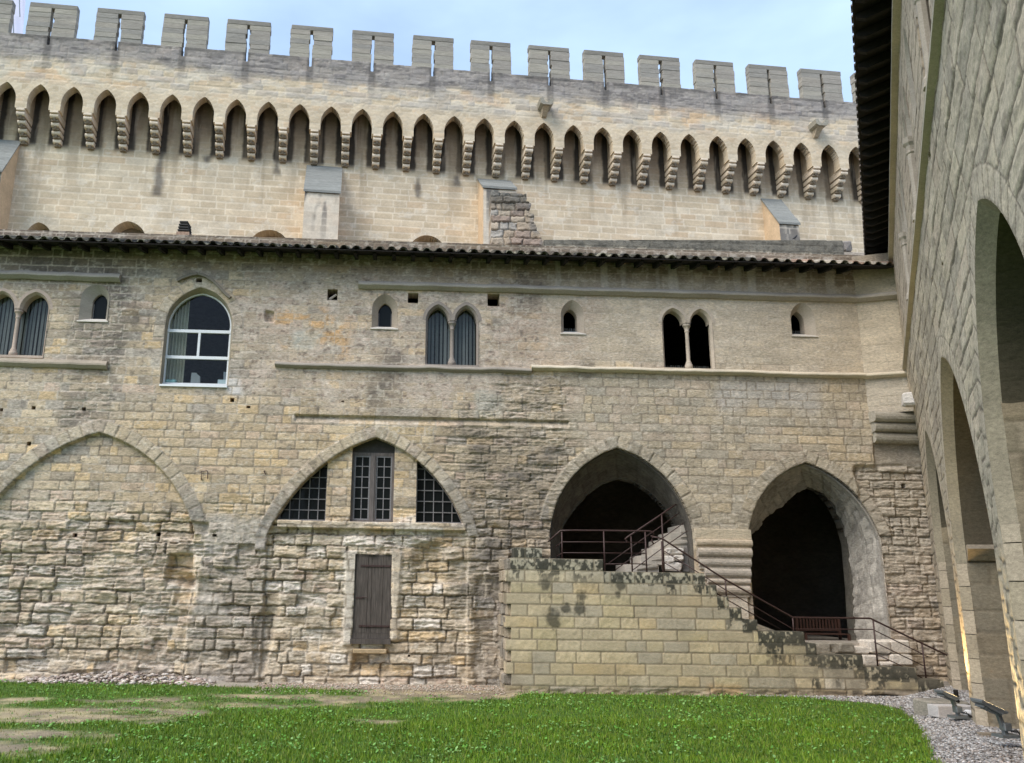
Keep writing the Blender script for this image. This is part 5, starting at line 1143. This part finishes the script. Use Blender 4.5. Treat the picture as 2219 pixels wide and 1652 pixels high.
o = sheet('low_parapet', M_FAC, LW, a[0], b_[0], zt - 1.4, zt, .035, lowwall, outline=[(a[0], zt - 1.4), (a[0], a[1]), (b_[0], b_[1]), (b_[0], zt - 1.4)], thick=.45, edge=True); tag(o, 'long low parapet of black and cream lichened stone above the right eave', 'parapet')
# loose block at its right end
m = MB(); q = lx(1837, 530); m.box(LW, q[0] - .15, q[0] + .17, q[1] - .22, q[1] + .16, -.4, 0, (.22, .21, .19), .03, .05); m.box(LW, q[0] - .6, q[0] + 1.4, q[1] - .7, q[1] - .22, -.5, -.05, (.40, .36, .29), .02, .03)
tag(m.build('stone_block', M_FAC), 'rounded grey stone block beside the right end of the low parapet', 'stone block')
# chimney
CH = Fr(FA.pt(0, -2.2, 0)[:2], .03518); q = CH.px(395, 512); CHM = empty('chimney', CH.pt(q[0], 0, q[1] - .2), 'small brick chimney with black stacked slate cowl on the left of the roof', 'chimney')
m = MB(); m.box(CH, q[0] - .19, q[0] + .19, q[1] - .5, q[1] + .16, -.4, 0, (.36, .24, .17), .006, .01); m.build('stack', M_TILE, CHM)
m = MB(); z = q[1] + .16
for k in range(4): w_ = .165 - .014 * k; m.box(CH, q[0] - w_ + .05, q[0] + w_ - .05, z, z + .035, -.35, -.05, (.05, .05, .05)); m.box(CH, q[0] - w_, q[0] + w_, z + .03, z + .085, -.4, 0, (.07, .068, .065), .004, .01); z += .085
m.build('cowl', M_GREY, CHM)
# bird
q = lx(1725, 853 * .6052); m = MB(); c = Vector(LW.pt(q[0], -.1, zt - .01)); rv = Vector((LW.d[0], LW.d[1], 0))
m.tube([c + Vector((0, 0, .045)) - rv * .09, c + Vector((0, 0, .07)) - rv * .04, c + Vector((0, 0, .095)) + rv * .0, c + Vector((0, 0, .13)) + rv * .04, c + Vector((0, 0, .16)) + rv * .055, c + Vector((0, 0, .175)) + rv * .07, c + Vector((0, 0, .172)) + rv * .095], [.008, .022, .036, .03, .024, .02, .003], 8)
for s in (-.012, .012): m.tube([c + Vector((0, s, 0)), c + Vector((0, s, .07))], .004, 4)
tag(m.build('bird', plain('dark_feathers', (.02, .02, .022), .7, var=.2), None, True), 'small dark bird perched on the low parapet', 'bird')
# far tower behind the first crenel, wrapped in pale sheeting with rods
T0 = Vector(BW.pt(-19.2, -40, 0)); 
TWR = empty('spire', T0, 'pale lavender wrapped spire with thin rods seen through the first gap between merlons', 'spire')
def farp(x, y, h=-40): u, z = BW.px(x, y, h); return BW.pt(u, h, z)
m = MB(); pts = [(-30, 130), (45, 130), (58, -30), (66, -120), (-30, -120)]; n = len(pts); va = [farp(*p) for p in pts]; vb = [farp(*p, h=-44) for p in pts]
m.add(va + vb, [tuple(range(n)), tuple(range(n, 2 * n))[::-1]] + [(i, (i + 1) % n, n + (i + 1) % n, n + i) for i in range(n)], (.5, .5, .6)); m.build('sheeting', plain('lavender_sheeting', (.66, .66, .80), .8, var=.05), TWR)
for p in (((28, 20), (29.5, 75)), ((41, -30), (43, 36))): m = MB(); m.tube([farp(*p[0], h=-39.6), farp(*p[1], h=-39.6)], .05, 6); m.build('rod', M_STEEL, TWR)
# ================================================================== SIDE RANGE (right)
SIDE = empty('side_gallery', RW.pt(-8, 0, 0), 'tall rough grey range on the right with pointed arcade and dark eave overhead', 'building')
HO = .106; RX = lambda x, y, h=HO: RW.px(x, y, h)
SA = [Arch(-17.85, -13.5, 2.9, -15.3, 6.12, (-17.15, 4.8), (-13.9, 5.2)), Arch(-12.65, -6.75, 2.9, -9.1, 6.08, (-11.8, 4.5), (-7.45, 4.95)), Arch(-5.9, -1.35, 2.9, -2.8, 5.95, (-5.1, 4.6), (-1.6, 4.7)), Arch(-25.5, -19.6, 2.9, -22.5, 6.0)]
zs_, za_ = RX(1976, 2)[1] - .10, RX(1955, 229)[1]
uc_ = [(RX(1997, 28)[0] + RX(2009, 121)[0]) / 2, (RX(1972, 324)[0] + RX(1982, 415)[0]) / 2, RX(1955, 495)[0]]
ZS1 = 8.05
def stw(uc): 
    zs = 9.62; za = 10.38; z0 = 8.18; a = Arch(uc - .72, uc - .055, zs, uc - .39, za); b = Arch(uc + .055, uc + .72, zs, uc + .39, za)
    return dict(uL=uc - .72, uc=uc, uR=uc + .72, zs=zs, z0=z0, za=za, P=[(uc - .72, z0)] + a.line(9) + b.line(9) + [(uc + .72, z0)], a=a, b=b)
STW = [stw(u) for u in uc_]
ul_ = [RX(1969, 144)[0], RX(1950, 385)[0]]
SLN = [(Arch(u - .36, u + .36, 9.95, u, 10.60), 9.1) for u in ul_]; SLI = [(Arch(u - .16, u + .16, 9.95, u, 10.32), 9.25) for u in ul_]
sh_holes = [(a.poly(-.3, 16), .12) for a in SA] + [(t['P'], .28) for t in STW] + [(o.poly(ob, 8), .0) for o, ob in SLN]
for (x, y) in ((2025, 337), (2037, 575), (2021, 607)):
    u, z = RX(x, y, .05); sh_holes.append((rpoly((u - .09, u + .09, z - .05, z + .05)), .25))
def sidew(U, Z):
    d, du, dz, sid = blocks(U, Z, .29, .80, 101, .012); R1, R2, R3 = rid(sid, 1), rid(sid, 2), rid(sid, 3)
    ring = np.zeros(U.shape, bool)
    edge_ = np.ones(U.shape)
    for A in SA:
        r, al = A.dist(U, Z); edge_ = np.minimum(edge_, np.where(Z < 6.3, sm(.0, .16, r), 1)); m = (r > 0) & (r < .34) & (Z > 1.2); vj = (.5 - np.abs((al / .30) % 1 - .5)) * .30; dd = np.where(Z > A.zs, np.minimum(np.minimum(r, .34 - r), vj), np.minimum(np.minimum(r + .1, np.abs(.34 - r)), vj))
        d = np.where(m, dd, d); R1 = np.where(m, _h(np.floor(al / .3) + 9, np.floor(al * 0), 4), R1); R3 = np.where(m, R1, R3); ring |= m
    j = 1 - sm(.010, .026, d); n1 = fbm(U * .5, Z * .6, 4, 81); n2 = fbm(U * 2.4, Z * 5, 5, 82, .6); n3 = fbm(U * 8, Z * 14, 4, 83); bed = fbm(U * 2.5, Z * 18, 4, 84, .6)
    c = palette(R2, [(.43, .41, .345), (.48, .455, .375), (.39, .375, .325), (.45, .415, .35)], [3, 2, 2, 1]); c *= (.9 + .2 * R3)[..., None]
    c = mixc(c, (.54, .52, .44), sm(.5, .68, n2) * .6); c = mixc(c, (.26, .25, .22), sm(.52, .7, n1) * .45); c = mixc(c, (.44, .42, .36), ring * .45)
    c = mixc(c, (.40, .36, .30), sm(8.1, 8.3, Z) * .5); c = mixc(c, (.45, .42, .33), sm(3, 2, Z) * .6)
    c = lerp(c, np.array((.13, .12, .10)), (j * .9)[..., None]); c = mixc(c, (.17, .16, .14), sm(.60, .70, bed) * .5)
    rg = 1 - .75 * ring - .5 * sm(8.05, 8.2, Z); h = ((R1 - .5) * .016 * rg - j * .010 + (n2 - .5) * .018 * rg + (bed - .5) * .010 * rg + (n3 - .5) * .010) * (.15 + .85 * edge_)
    h += HO * sm(6.2, 7.95, Z); return h, np.clip(c, .01, .9)
sheet('wall', M_SIDE, RW, -21, .5, -.3, 12.1, .026, sidew, sh_holes, thick=.12, parent=SIDE)
m = MB(); m.box(RW, -40, -20.9, -.3, 12.1, -.8, .1, (.38, .36, .31)); m.build('far_wall', M_SIDE, SIDE)
# pier jambs: dressed courses running back into the gallery
for uJ, zt_ in ((-13.5, 4.9), (-6.75, 4.9), (-1.35, 4.8)):
    J = Fr(RW.pt(uJ - .15, -.15, 0)[:2], d=-RW.n, n=-RW.d)
    def jamb(U, Z, s=int(uJ * 10) + 400):
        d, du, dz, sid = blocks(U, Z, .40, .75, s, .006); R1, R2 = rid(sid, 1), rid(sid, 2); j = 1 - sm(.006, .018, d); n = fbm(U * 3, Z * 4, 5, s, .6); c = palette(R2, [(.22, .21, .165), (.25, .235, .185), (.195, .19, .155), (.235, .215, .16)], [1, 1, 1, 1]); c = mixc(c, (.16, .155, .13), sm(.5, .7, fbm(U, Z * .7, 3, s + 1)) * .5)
        h = (R1 - .5) * .012 - j * .016 + (n - .5) * .02
        return h, lerp(c, np.array((.17, .16, .13)), (j * .6)[..., None])
    hp = []
    if uJ == -6.75: hp = [(rpoly((.42, .62, 3.32, 3.58)), .3)]
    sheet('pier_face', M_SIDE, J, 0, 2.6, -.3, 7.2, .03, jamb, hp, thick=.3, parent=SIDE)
    # chamfered edge order between the wall face and the pier face
    m = MB(); z = -.3; rr = random.Random(3)
    while z < 3.09:
        z1 = min(z + .40, 3.1); c = rr.choice([(.36, .335, .27), (.32, .30, .24), (.38, .355, .295)])
        m.add([RW.pt(uJ - .0, -.0, z + .006), RW.pt(uJ - .155, -.16, z + .006), RW.pt(uJ - .155, -.16, z1 - .006), RW.pt(uJ - .0, 0, z1 - .006)], [(0, 1, 2, 3)], c); z = z1
    m.build('chamfer', M_SIDE, SIDE)
for A in SA:
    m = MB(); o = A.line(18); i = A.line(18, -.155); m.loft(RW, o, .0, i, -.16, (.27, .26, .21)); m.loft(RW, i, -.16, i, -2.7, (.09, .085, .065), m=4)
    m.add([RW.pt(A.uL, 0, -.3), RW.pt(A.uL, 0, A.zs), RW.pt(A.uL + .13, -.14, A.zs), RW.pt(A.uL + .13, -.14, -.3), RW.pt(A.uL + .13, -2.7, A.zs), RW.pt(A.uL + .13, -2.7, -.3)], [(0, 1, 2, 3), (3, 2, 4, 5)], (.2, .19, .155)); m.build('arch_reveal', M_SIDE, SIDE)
# impost ledge on the middle pier
m = MB(); J = Fr(RW.pt(-6.9, -.15, 0)[:2], d=-RW.n, n=-RW.d); zi = RX(2090, 1180, 0)[1]; zi = 3.1
m.profile(J, [(-.05, zi + .10), (.30, zi + .10), (.30, zi + .03), (.05, zi - .16), (-.05, zi - .16)], .02, 1.9, (.30, .285, .25), 6, .02); m.build('impost', M_SIDE, SIDE)
m = MB(); J = Fr(RW.pt(-13.65, -.15, 0)[:2], d=-RW.n, n=-RW.d)
m.box(J, .55, 2.2, 4.30, 4.46, -.05, .25, (.34, .32, .27), .01, .02); m.build('impost', M_SIDE, SIDE)
# gallery volume
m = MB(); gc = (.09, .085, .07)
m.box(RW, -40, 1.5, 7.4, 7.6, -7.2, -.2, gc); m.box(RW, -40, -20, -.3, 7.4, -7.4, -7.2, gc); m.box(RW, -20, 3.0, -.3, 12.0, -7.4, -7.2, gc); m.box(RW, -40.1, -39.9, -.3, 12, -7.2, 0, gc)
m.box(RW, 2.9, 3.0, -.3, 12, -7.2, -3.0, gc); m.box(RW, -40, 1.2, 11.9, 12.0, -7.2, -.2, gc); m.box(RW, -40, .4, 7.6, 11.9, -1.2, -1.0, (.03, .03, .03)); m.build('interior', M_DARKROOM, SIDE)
# upper floor windows
for t in STW:
    m = MB(); cc = (.36, .33, .285)
    for A in (t['a'], t['b']):
        o = A.line(10); i = A.line(10, -.05); m.loft(RW, o, HO + .012, i, HO - .07, cc); m.loft(RW, i, HO - .07, i, HO - .28, cc)
    m.box(RW, t['uL'], t['uR'], t['z0'] - .05, t['z0'] + .01, HO - .3, HO + .02, cc); m.box(RW, t['uc'] - .06, t['uc'] + .06, t['zs'], t['zs'] + .06, HO - .27, HO + .0, cc); m.box(RW, t['uc'] - .03, t['uc'] + .03, t['z0'], t['zs'] + .03, HO - .27, HO - .23, cc); w_ = m.build('twin_window', M_TRIM, SIDE)
    k = MB(); c = RW.pt(t['uc'], HO - .02, 0); z0, zs = t['z0'], t['zs']; r = .07
    k.lathe(c, [(.12, z0), (.12, z0 + .1), (.08, z0 + .17), (r, z0 + .24), (r, zs - .28), (.088, zs - .26), (.088, zs - .235), (r, zs - .22), (.085, zs - .14), (.12, zs - .09), (.125, zs)], 8, (.40, .365, .31)); k.build('column', M_TRIM, w_)
for (o, ob), (i, ib) in zip(SLN, SLI):
    m = MB(); n = 10; O = [(o.uL, ob)] + o.line(n) + [(o.uR, ob)]; I = [(i.uL, ib)] + i.line(n) + [(i.uR, ib)]; cc = (.33, .305, .26)
    m.loft(RW, O, HO + .004, I, HO - .2, cc, closed=True); m.loft(RW, I, HO - .2, I, HO - .5, cc, closed=True); m.build('lancet_window', M_TRIM, SIDE)
# string courses and eave
def sstr(z, ho, hi, ht, col, name='string_course'):
    m = MB(); m.profile(RW, [(hi - .02, z + ht), (ho * .8 + hi * .2, z + ht), (ho, z + ht * .5), (ho, z), (hi - .02, z - .05)], -40, -.05, col, 70, .004); return m.build(name, M_TRIM, SIDE)
sstr(8.05, .185, 0.08, .13, (.42, .395, .325)); sstr(11.0, .215, .08, .14, (.42, .395, .32))
EZ, EHs = 11.9, .73; m = MB(); u = -30
while u < 3.6:
    for c_ in range(3): halfpipe(m, RW, u + random.uniform(-.012, .012), EZ - .02 + c_ * .33 * math.tan(SL), EHs - c_ * .33, .095, .42, SL, 1, random.choice([(.10, .08, .065), (.14, .11, .09), (.08, .065, .055)])); halfpipe(m, RW, u + .15, EZ + .03 + c_ * .33 * math.tan(SL), EHs - .02 - c_ * .33, .085, .42, SL, -1, (.10, .085, .07), 1.1)
    halfpipe(m, RW, u, EZ - .05, EHs - .05, .085, .2, .1, 1, random.choice([(.10, .08, .065), (.14, .11, .09)])); u += .305
m.profile(RW, [(EHs - 1.0, EZ + .42), (-6, EZ + 3.1), (-6, EZ + 3.0), (EHs - 1.0, EZ + .34)], -40, 3.7, (.3, .18, .12), 30); m.box(RW, 3.6, 3.7, 11.0, EZ + 2, -6, -.2, (.3, .18, .12)); m.build('roof', M_TILE, SIDE)
m = MB(); m.profile(RW, [(EHs - .02, EZ - .085), (EHs - .02, EZ - .11), (-.2, EZ + .10), (-.2, EZ + .13)], -40, 3.6, (.1, .1, .1), 40); m.build('eave_boards', M_WOODD, SIDE)
u = -20.
while u < 3.4:
    m = MB(); m.profile(RW, [(EHs - .06, EZ - .12), (EHs - .06, EZ - .19), (EHs - .2, EZ - .25), (-.1, EZ - .10), (-.1, EZ + .06)], u, u + .09); m.build('rafter', M_WOODD, SIDE); u += .5 + random.uniform(-.02, .02)
# corbel block near the corner, the light on it painted as pale stone
q = RX(1977, 858, .15); m = MB(); a = RW.px(1977, 858, .15); m.box(RW, -.9, -.5, 6.95 + .0, 7.28, -.1, .30, (.62, .61, .57), .02, .05); m.build('corbel_block', M_FAC, SIDE)
# ================================================================== GROUND OBJECTS ON THE GRAVEL
def gray(x, y):
    z = 0.
    for _ in range(25):
        X, Y = gpx(x, y, z); z = lerp(z, float(gnd_h(np.array(X), np.array(Y))), .6)
    return Vector((X, Y, z))
def floodlight(px, label, tgt, yaw, hw):
    """px: base, box, elbow, head ends in the photo; built in a vertical plane through the base"""
    q0_ = RW.px(*px[0], hw); b = Vector(RW.pt(q0_[0], hw, q0_[1])); print('LAMP', b, gray(*px[0])); fr = Fr((b.x, b.y), yaw); R = empty('floodlight', b, label, 'floodlight', 'floodlights on the gravel'); z0 = b.z
    Q = [fr.px(*p) for p in px]; bx_, el, ha, hb_ = Q[1], Q[2], Q[3], Q[4]
    def seg(p, q, w_, t, name, mat):
        m = MB(); dx, dz = q[0] - p[0], q[1] - p[1]; l = math.hypot(dx, dz); nx, nz_ = -dz / l * t / 2, dx / l * t / 2
        m.prism(fr, [(p[0] - nx, p[1] - nz_), (q[0] - nx, q[1] - nz_), (q[0] + nx, q[1] + nz_), (p[0] + nx, p[1] + nz_)], -w_ / 2, w_ / 2, (.5, .5, .5)); return m
    seg((0, z0), el, .06, .05, 'arm', 0).build('arm', M_STEEL, R)
    m = MB(); m.box(fr, bx_[0] - .055, bx_[0] + .055, bx_[1] - .055, bx_[1] + .055, -.05, .07, bev=.01); m.build('junction_box', M_STEEL, R)
    dx, dz = hb_[0] - ha[0], hb_[1] - ha[1]; l = math.hypot(dx, dz); tx, tz = dx / l, dz / l; nx, nz_ = -tz, tx
    if nz_ < 0: nx, nz_ = -nx, -nz_
    P = lambda s, t: (ha[0] + tx * s + nx * t, ha[1] + tz * s + nz_ * t)
    m = MB(); m.prism(fr, [P(0, -.012), P(0, -.03), P(l * .35, -.055), P(l * .85, -.06), P(l, -.025), P(l, -.012)], -.12, .12, (.5, .5, .5)); 
    for k in range(7): s = lerp(.15, .85, k / 6) * l; m.prism(fr, [P(s, -.05), P(s + .012, -.05), P(s + .012, -.075), P(s, -.075)], -.10, .10)
    hd = m.build('lamp_head', M_STEEL, R)
    m = MB(); m.prism(fr, [P(-.01, -.014), P(l + .01, -.014), P(l + .01, .012), P(-.01, .012)], -.13, .13); 
    rim = m.build('rim', M_STEEL, hd); m = MB(); m.prism(fr, [P(.03, .012), P(l - .03, .012), P(l - .03, .016), P(.03, .016)], -.11, .11); m.build('glass', M_LAMP, hd)
    m = MB(); m.tube([fr.pt(bx_[0] + .03, .1, bx_[1] - .05), fr.pt(bx_[0] + .12, .10, (bx_[1] + z0) / 2), fr.pt(bx_[0] + .16, .12, z0 + .02), fr.pt(bx_[0] + .3, .1, z0 + .015), fr.pt(bx_[0] + .45, .0, z0 + .01)], .011, 6); m.tube([fr.pt(bx_[0] + .0, .1, bx_[1] - .05), fr.pt(bx_[0] + .06, .14, z0 + .1), fr.pt(bx_[0] + .10, .16, z0 + .02), fr.pt(bx_[0] + .28, .2, z0 + .01)], .011, 6); m.build('cable', M_RUBBER, R, True)
    m = MB(); m.box(fr, -.14, .14, z0 - .02, z0 + .02, -.12, .12); m.build('base_plate', M_STEEL, R)
    mid = P(.06, .10); L_ = bpy.data.lights.new('floodlight_beam', 'SPOT'); L_.energy = tgt[1]; L_.color = (1, .66, .27); L_.spot_size = radians(tgt[2]); L_.spot_blend = .8; L_.shadow_soft_size = .2
    lo = bpy.data.objects.new('floodlight_beam', L_); COL.objects.link(lo); lo.location = fr.pt(mid[0], 0, mid[1]); dv = Vector(tgt[0]) - Vector(lo.location); lo.rotation_euler = dv.to_track_quat('-Z', 'Y').to_euler(); par(lo, R); return R
floodlight([(2077.5, 1552), (2073.4, 1536), (2061, 1511), (2033.5, 1495.5), (2068, 1510.5)], 'smaller floodlight on a bent arm in front of the pale slab, farther from the viewer', (RW.pt(-6.3, -.05, 1.9), 110, 95), .05, .21)
floodlight([(2180, 1593), (2177.3, 1573.4), (2160.4, 1542), (2115.5, 1515), (2168.5, 1540)], 'larger floodlight on a bent arm with square box and trailing cables, nearest the viewer', (RW.pt(-13.3, .0, 1.5), 2400, 42), .05, -.19)
# slab, post, plank, block
b = gray(2072, 1551); fr = Fr((b.x, b.y + .12), .06); a = fr.px(2032, 1540)[0]; c_ = fr.px(2114, 1540)[0]; zt = fr.px(2070, 1529)[1]
m = MB(); m.box(fr, a, c_, b.z - .05, zt, -.3, 0, (.48, .48, .48), .003, .01); tag(m.build('concrete_slab', M_TRIM), 'smooth pale grey slab lying behind the farther floodlight at the foot of the wall', 'slab')
fr = Fr((b.x, b.y + .7), .06); q0 = fr.px(2073.5, 1521); q1 = fr.px(2069.5, 1494); m = MB(); m.tube([fr.pt(q0[0], 0, q0[1] - .05), fr.pt(q1[0], 0, q1[1])], .042, 6, (.1, .1, .1)); tag(m.build('wooden_post', M_WOODD), 'short dark leaning wooden stake behind the pale slab', 'stake')
m = MB(); r = [fr.px(2012, 1528), fr.px(2098, 1519)]; m.box(fr, r[0][0], r[1][0], -.1, fr.px(2050, 1519)[1], -.5, .05, (.26, .25, .205), .01, .03); tag(m.build('foot_stone', M_FAC), 'low mossy stone block at the right foot of the outer staircase', 'stone block')
b = gray(2150, 1592); fr = Fr((b.x, b.y), -.08); m = MB(); m.box(fr, fr.px(2118, 1590)[0], fr.px(2190, 1596)[0], b.z - .01, b.z + .04, -.02, .12, (.30, .24, .17), .004); tag(m.build('plank', plain('grey_plank', (.26, .21, .15), .85, var=.25)), 'old wooden plank lying on the gravel under the nearer floodlight', 'plank')
b = gray(2102, 1553); m = MB(); m.tube([b + Vector(v) for v in ((-.12, 0, .05), (-.06, 0, .07), (.05, 0, .065), (.12, 0, .045))], [.02, .06, .055, .03], 8); tag(m.build('light_block', plain('white_stone', (.66, .66, .66), .8, var=.1), None, True), 'small white rounded stone beside the farther floodlight', 'stone')
q = RW.px(2091, 1412, .05); fr = FA; q = FA.px(2091, 1412, .1); m = MB(); m.box(FA, q[0] - .05, q[0] + .07, q[1] - .07, q[1] + .07, .02, .12, (.1, .02, .02)); tag(m.build('call_point', plain('dark_red_box', (.10, .012, .015), .5)), 'tiny dark red box on the wall just left of the lit pier', 'box')
# ---- rubble at the foot of the left wall
def lumps(pts, name, mat, label, cat, cols, seed=3):
    rng = np.random.RandomState(seed); base = np.array([(1, 0, 0), (0, 1, 0), (-1, 0, 0), (0, -1, 0), (0, 0, 1), (0, 0, -.6), (.7, .7, .55), (-.7, .7, .5), (-.7, -.7, .55), (.7, -.7, .5)], float)
    fc = np.array([(0, 6, 9), (0, 1, 6), (1, 7, 6), (1, 2, 7), (2, 8, 7), (2, 3, 8), (3, 9, 8), (3, 0, 9), (4, 9, 6), (4, 6, 7), (4, 7, 8), (4, 8, 9), (5, 1, 0), (5, 2, 1), (5, 3, 2), (5, 0, 3)])
    N = len(pts); V = np.zeros((N, 10, 3)); C = np.zeros((N, 10, 3))
    a = rng.uniform(0, 2 * pi, N); s = np.array([p[3] for p in pts]); sc = np.stack([s * rng.uniform(.7, 1.3, N), s * rng.uniform(.6, 1, N), s * rng.uniform(.4, .8, N)], -1)
    v = base[None] * (1 + rng.uniform(-.25, .25, (N, 10, 1))) * sc[:, None]; V[..., 0] = v[..., 0] * np.cos(a)[:, None] - v[..., 1] * np.sin(a)[:, None]; V[..., 1] = v[..., 0] * np.sin(a)[:, None] + v[..., 1] * np.cos(a)[:, None]; V[..., 2] = v[..., 2]
    V += np.array([p[:3] for p in pts])[:, None]; cc = np.array(cols)[rng.randint(0, len(cols), N)] * rng.uniform(.75, 1.2, (N, 1)); C[:] = cc[:, None]
    q = (fc[None] + (np.arange(N) * 10)[:, None, None]).reshape(-1, 3)
    return tag(link(name, V.reshape(-1, 3), q, mat, None, C.reshape(-1, 3)), label, cat, kind='stuff')
rng = np.random.RandomState(5); pts = []
uA, uB = pxs(60, 1480)[0], pxs(470, 1480)[0]
for _ in range(620):
    t = rng.rand(); u = lerp(uA, uB, t); hh_ = abs(rng.normal(0, .28)) + .02; env = math.sin(pi * min(1, max(.05, t))) * .16 + .05
    X, Y, _z = FA.pt(u, hh_, 0); z = float(gnd_h(np.array(X), np.array(Y))); pts.append((X, Y, z + max(0, env - hh_ * .3) * rng.rand(), rng.uniform(.025, .085)))
lumps(pts, 'rubble', M_FAC, 'pale broken stone rubble heaped along the foot of the left wall', 'rubble', [(.52, .48, .42), (.42, .36, .30), (.58, .55, .50), (.34, .28, .24)])
m = MB(); b = FA.px(412, 1484, .35); m.box(FA, b[0] - .42, b[0] + .36, .06, b[1] + .10, .1, .45, (.30, .23, .18), .05, .06); tag(m.build('fallen_block', M_FAC), 'reddish brown fallen block at the right end of the rubble', 'stone block')
# ---- gravel
pts = []
while len(pts) < 15000:
    X = rng.uniform(6.8, 12.4); Y = rng.uniform(9.5, 20.4)
    if (X - 12.5) * -.884 + (Y - 21.1) * .467 < -.6: continue
    if lawn_mask(np.array(X), np.array(Y)) > rng.rand() * .8: continue
    pts.append((X, Y, float(gnd_h(np.array(X), np.array(Y))), rng.uniform(.012, .032)))
lumps(pts, 'gravel', M_FAC, 'grey pebble gravel covering the ground before the right range', 'gravel', [(.38, .385, .37), (.28, .28, .27), (.21, .205, .195), (.50, .505, .485), (.33, .30, .265)], 6)
pts = []
for _ in range(5200):
    u = rng.uniform(pxs(560, 1490)[0], pxs(1092, 1490)[0]); hh_ = rng.uniform(.05, 1.7); X, Y, _z = FA.pt(u, hh_, 0)
    if rng.rand() < .3 + .5 * (hh_ > 1): continue
    pts.append((X, Y, float(gnd_h(np.array(X), np.array(Y))), rng.uniform(.01, .026)))
lumps(pts, 'chippings', M_FAC, 'tan stone chippings strewn along the foot of the wall by the wooden door', 'gravel', [(.48, .42, .33), (.40, .33, .25), (.55, .50, .42), (.42, .30, .22)], 8)
# ---- grass
N = 330000; X = rng.uniform(-14.5, 10.6, N); Y = rng.uniform(8.5, 20.6, N)
wgt = lawn_mask(X, Y) * (1 - .93 * sm(.12, .80, bare_mask(X, Y))) ; kp = rng.rand(N) < wgt * np.clip(.50 + .5 * (Y < 16.5), 0, 1); X = X[kp]; Y = Y[kp]; N = len(X); Z = gnd_h(X, Y) - .012
cl = fbm(X * 1.1, Y * 1.1, 4, 51); hgt = rng.uniform(.035, .095, N) * (.65 + .8 * cl) * (1 - .35 * sm(.1, .4, bare_mask(X, Y))); a = rng.uniform(0, 2 * pi, N); w_ = rng.uniform(.005, .010, N); ln = rng.uniform(.0, .6, N) * hgt; b = rng.uniform(0, 2 * pi, N)
V = np.zeros((N, 3, 3)); V[:, 0] = np.stack([X - w_ * np.cos(a), Y - w_ * np.sin(a), Z], -1); V[:, 1] = np.stack([X + w_ * np.cos(a), Y + w_ * np.sin(a), Z], -1); V[:, 2] = np.stack([X + ln * np.cos(b), Y + ln * np.sin(b), Z + hgt], -1)
g = np.array([(.11, .235, .018), (.15, .285, .022), (.08, .18, .014), (.21, .31, .04)])[rng.randint(0, 4, N)] * rng.uniform(.75, 1.2, (N, 1)) * (.75 + .5 * cl)[:, None]; dry = sm(.08, .5, bare_mask(X, Y)) * (rng.rand(N) < .75); g = g * np.array((1.2, 1.08, 1)) ; g = g + (np.array((.42, .35, .17)) - g) * dry[:, None] * .85; g = g + (np.array((.36, .34, .12)) - g) * ((rng.rand(N) < .06) * .7)[:, None]; C = np.repeat(g[:, None], 3, 1); C[:, :2] *= .7
M_GRASS = stone_mat('grass_blades', 3, .1, 0, .001, rough=.55)
tag(link('grass', V.reshape(-1, 3), np.arange(N * 3).reshape(-1, 3), M_GRASS, None, C.reshape(-1, 3)), 'short bright green lawn with worn patches, filling the courtyard floor', 'grass', kind='stuff')
N = 46000; X = rng.uniform(-14.5, 10.6, N); Y = rng.uniform(8.5, 20.4, N); cl = fbm(X * 1.6, Y * 1.6, 4, 57)
kp = (rng.rand(N) < lawn_mask(X, Y) * (1 - .9 * sm(.3, .75, bare_mask(X, Y))) * (.12 + .75 * sm(.45, .62, cl))); X = X[kp]; Y = Y[kp]; N = len(X); Z = gnd_h(X, Y) + rng.uniform(.02, .085, N)
s = rng.uniform(.010, .027, N); a = rng.uniform(0, 2 * pi, N); t1 = rng.uniform(-.7, .7, N); t2 = rng.uniform(-.7, .7, N); V = np.zeros((N, 5, 3))
for k in range(5):
    an = a + 2 * pi * k / 5; rr = s * (1.25 if k == 0 else .9); dx = rr * np.cos(an); dy = rr * np.sin(an); V[:, k] = np.stack([X + dx, Y + dy, Z + dx * t1 + dy * t2], -1)
g = np.array([(.13, .31, .05), (.18, .36, .09), (.10, .26, .03), (.22, .38, .12)])[rng.randint(0, 4, N)] * rng.uniform(.7, 1.15, (N, 1)); C = np.repeat(g[:, None], 5, 1)
q = (np.array([(0, 1, 2), (0, 2, 3), (0, 3, 4)])[None] + (np.arange(N) * 5)[:, None, None]).reshape(-1, 3)
tag(link('clover', V.reshape(-1, 3), q, stone_mat('clover_leaves', 3, .1, 0, .001, rough=.4), None, C.reshape(-1, 3)), 'pale green clover leaves and weeds scattered through the lawn', 'clover', kind='stuff')
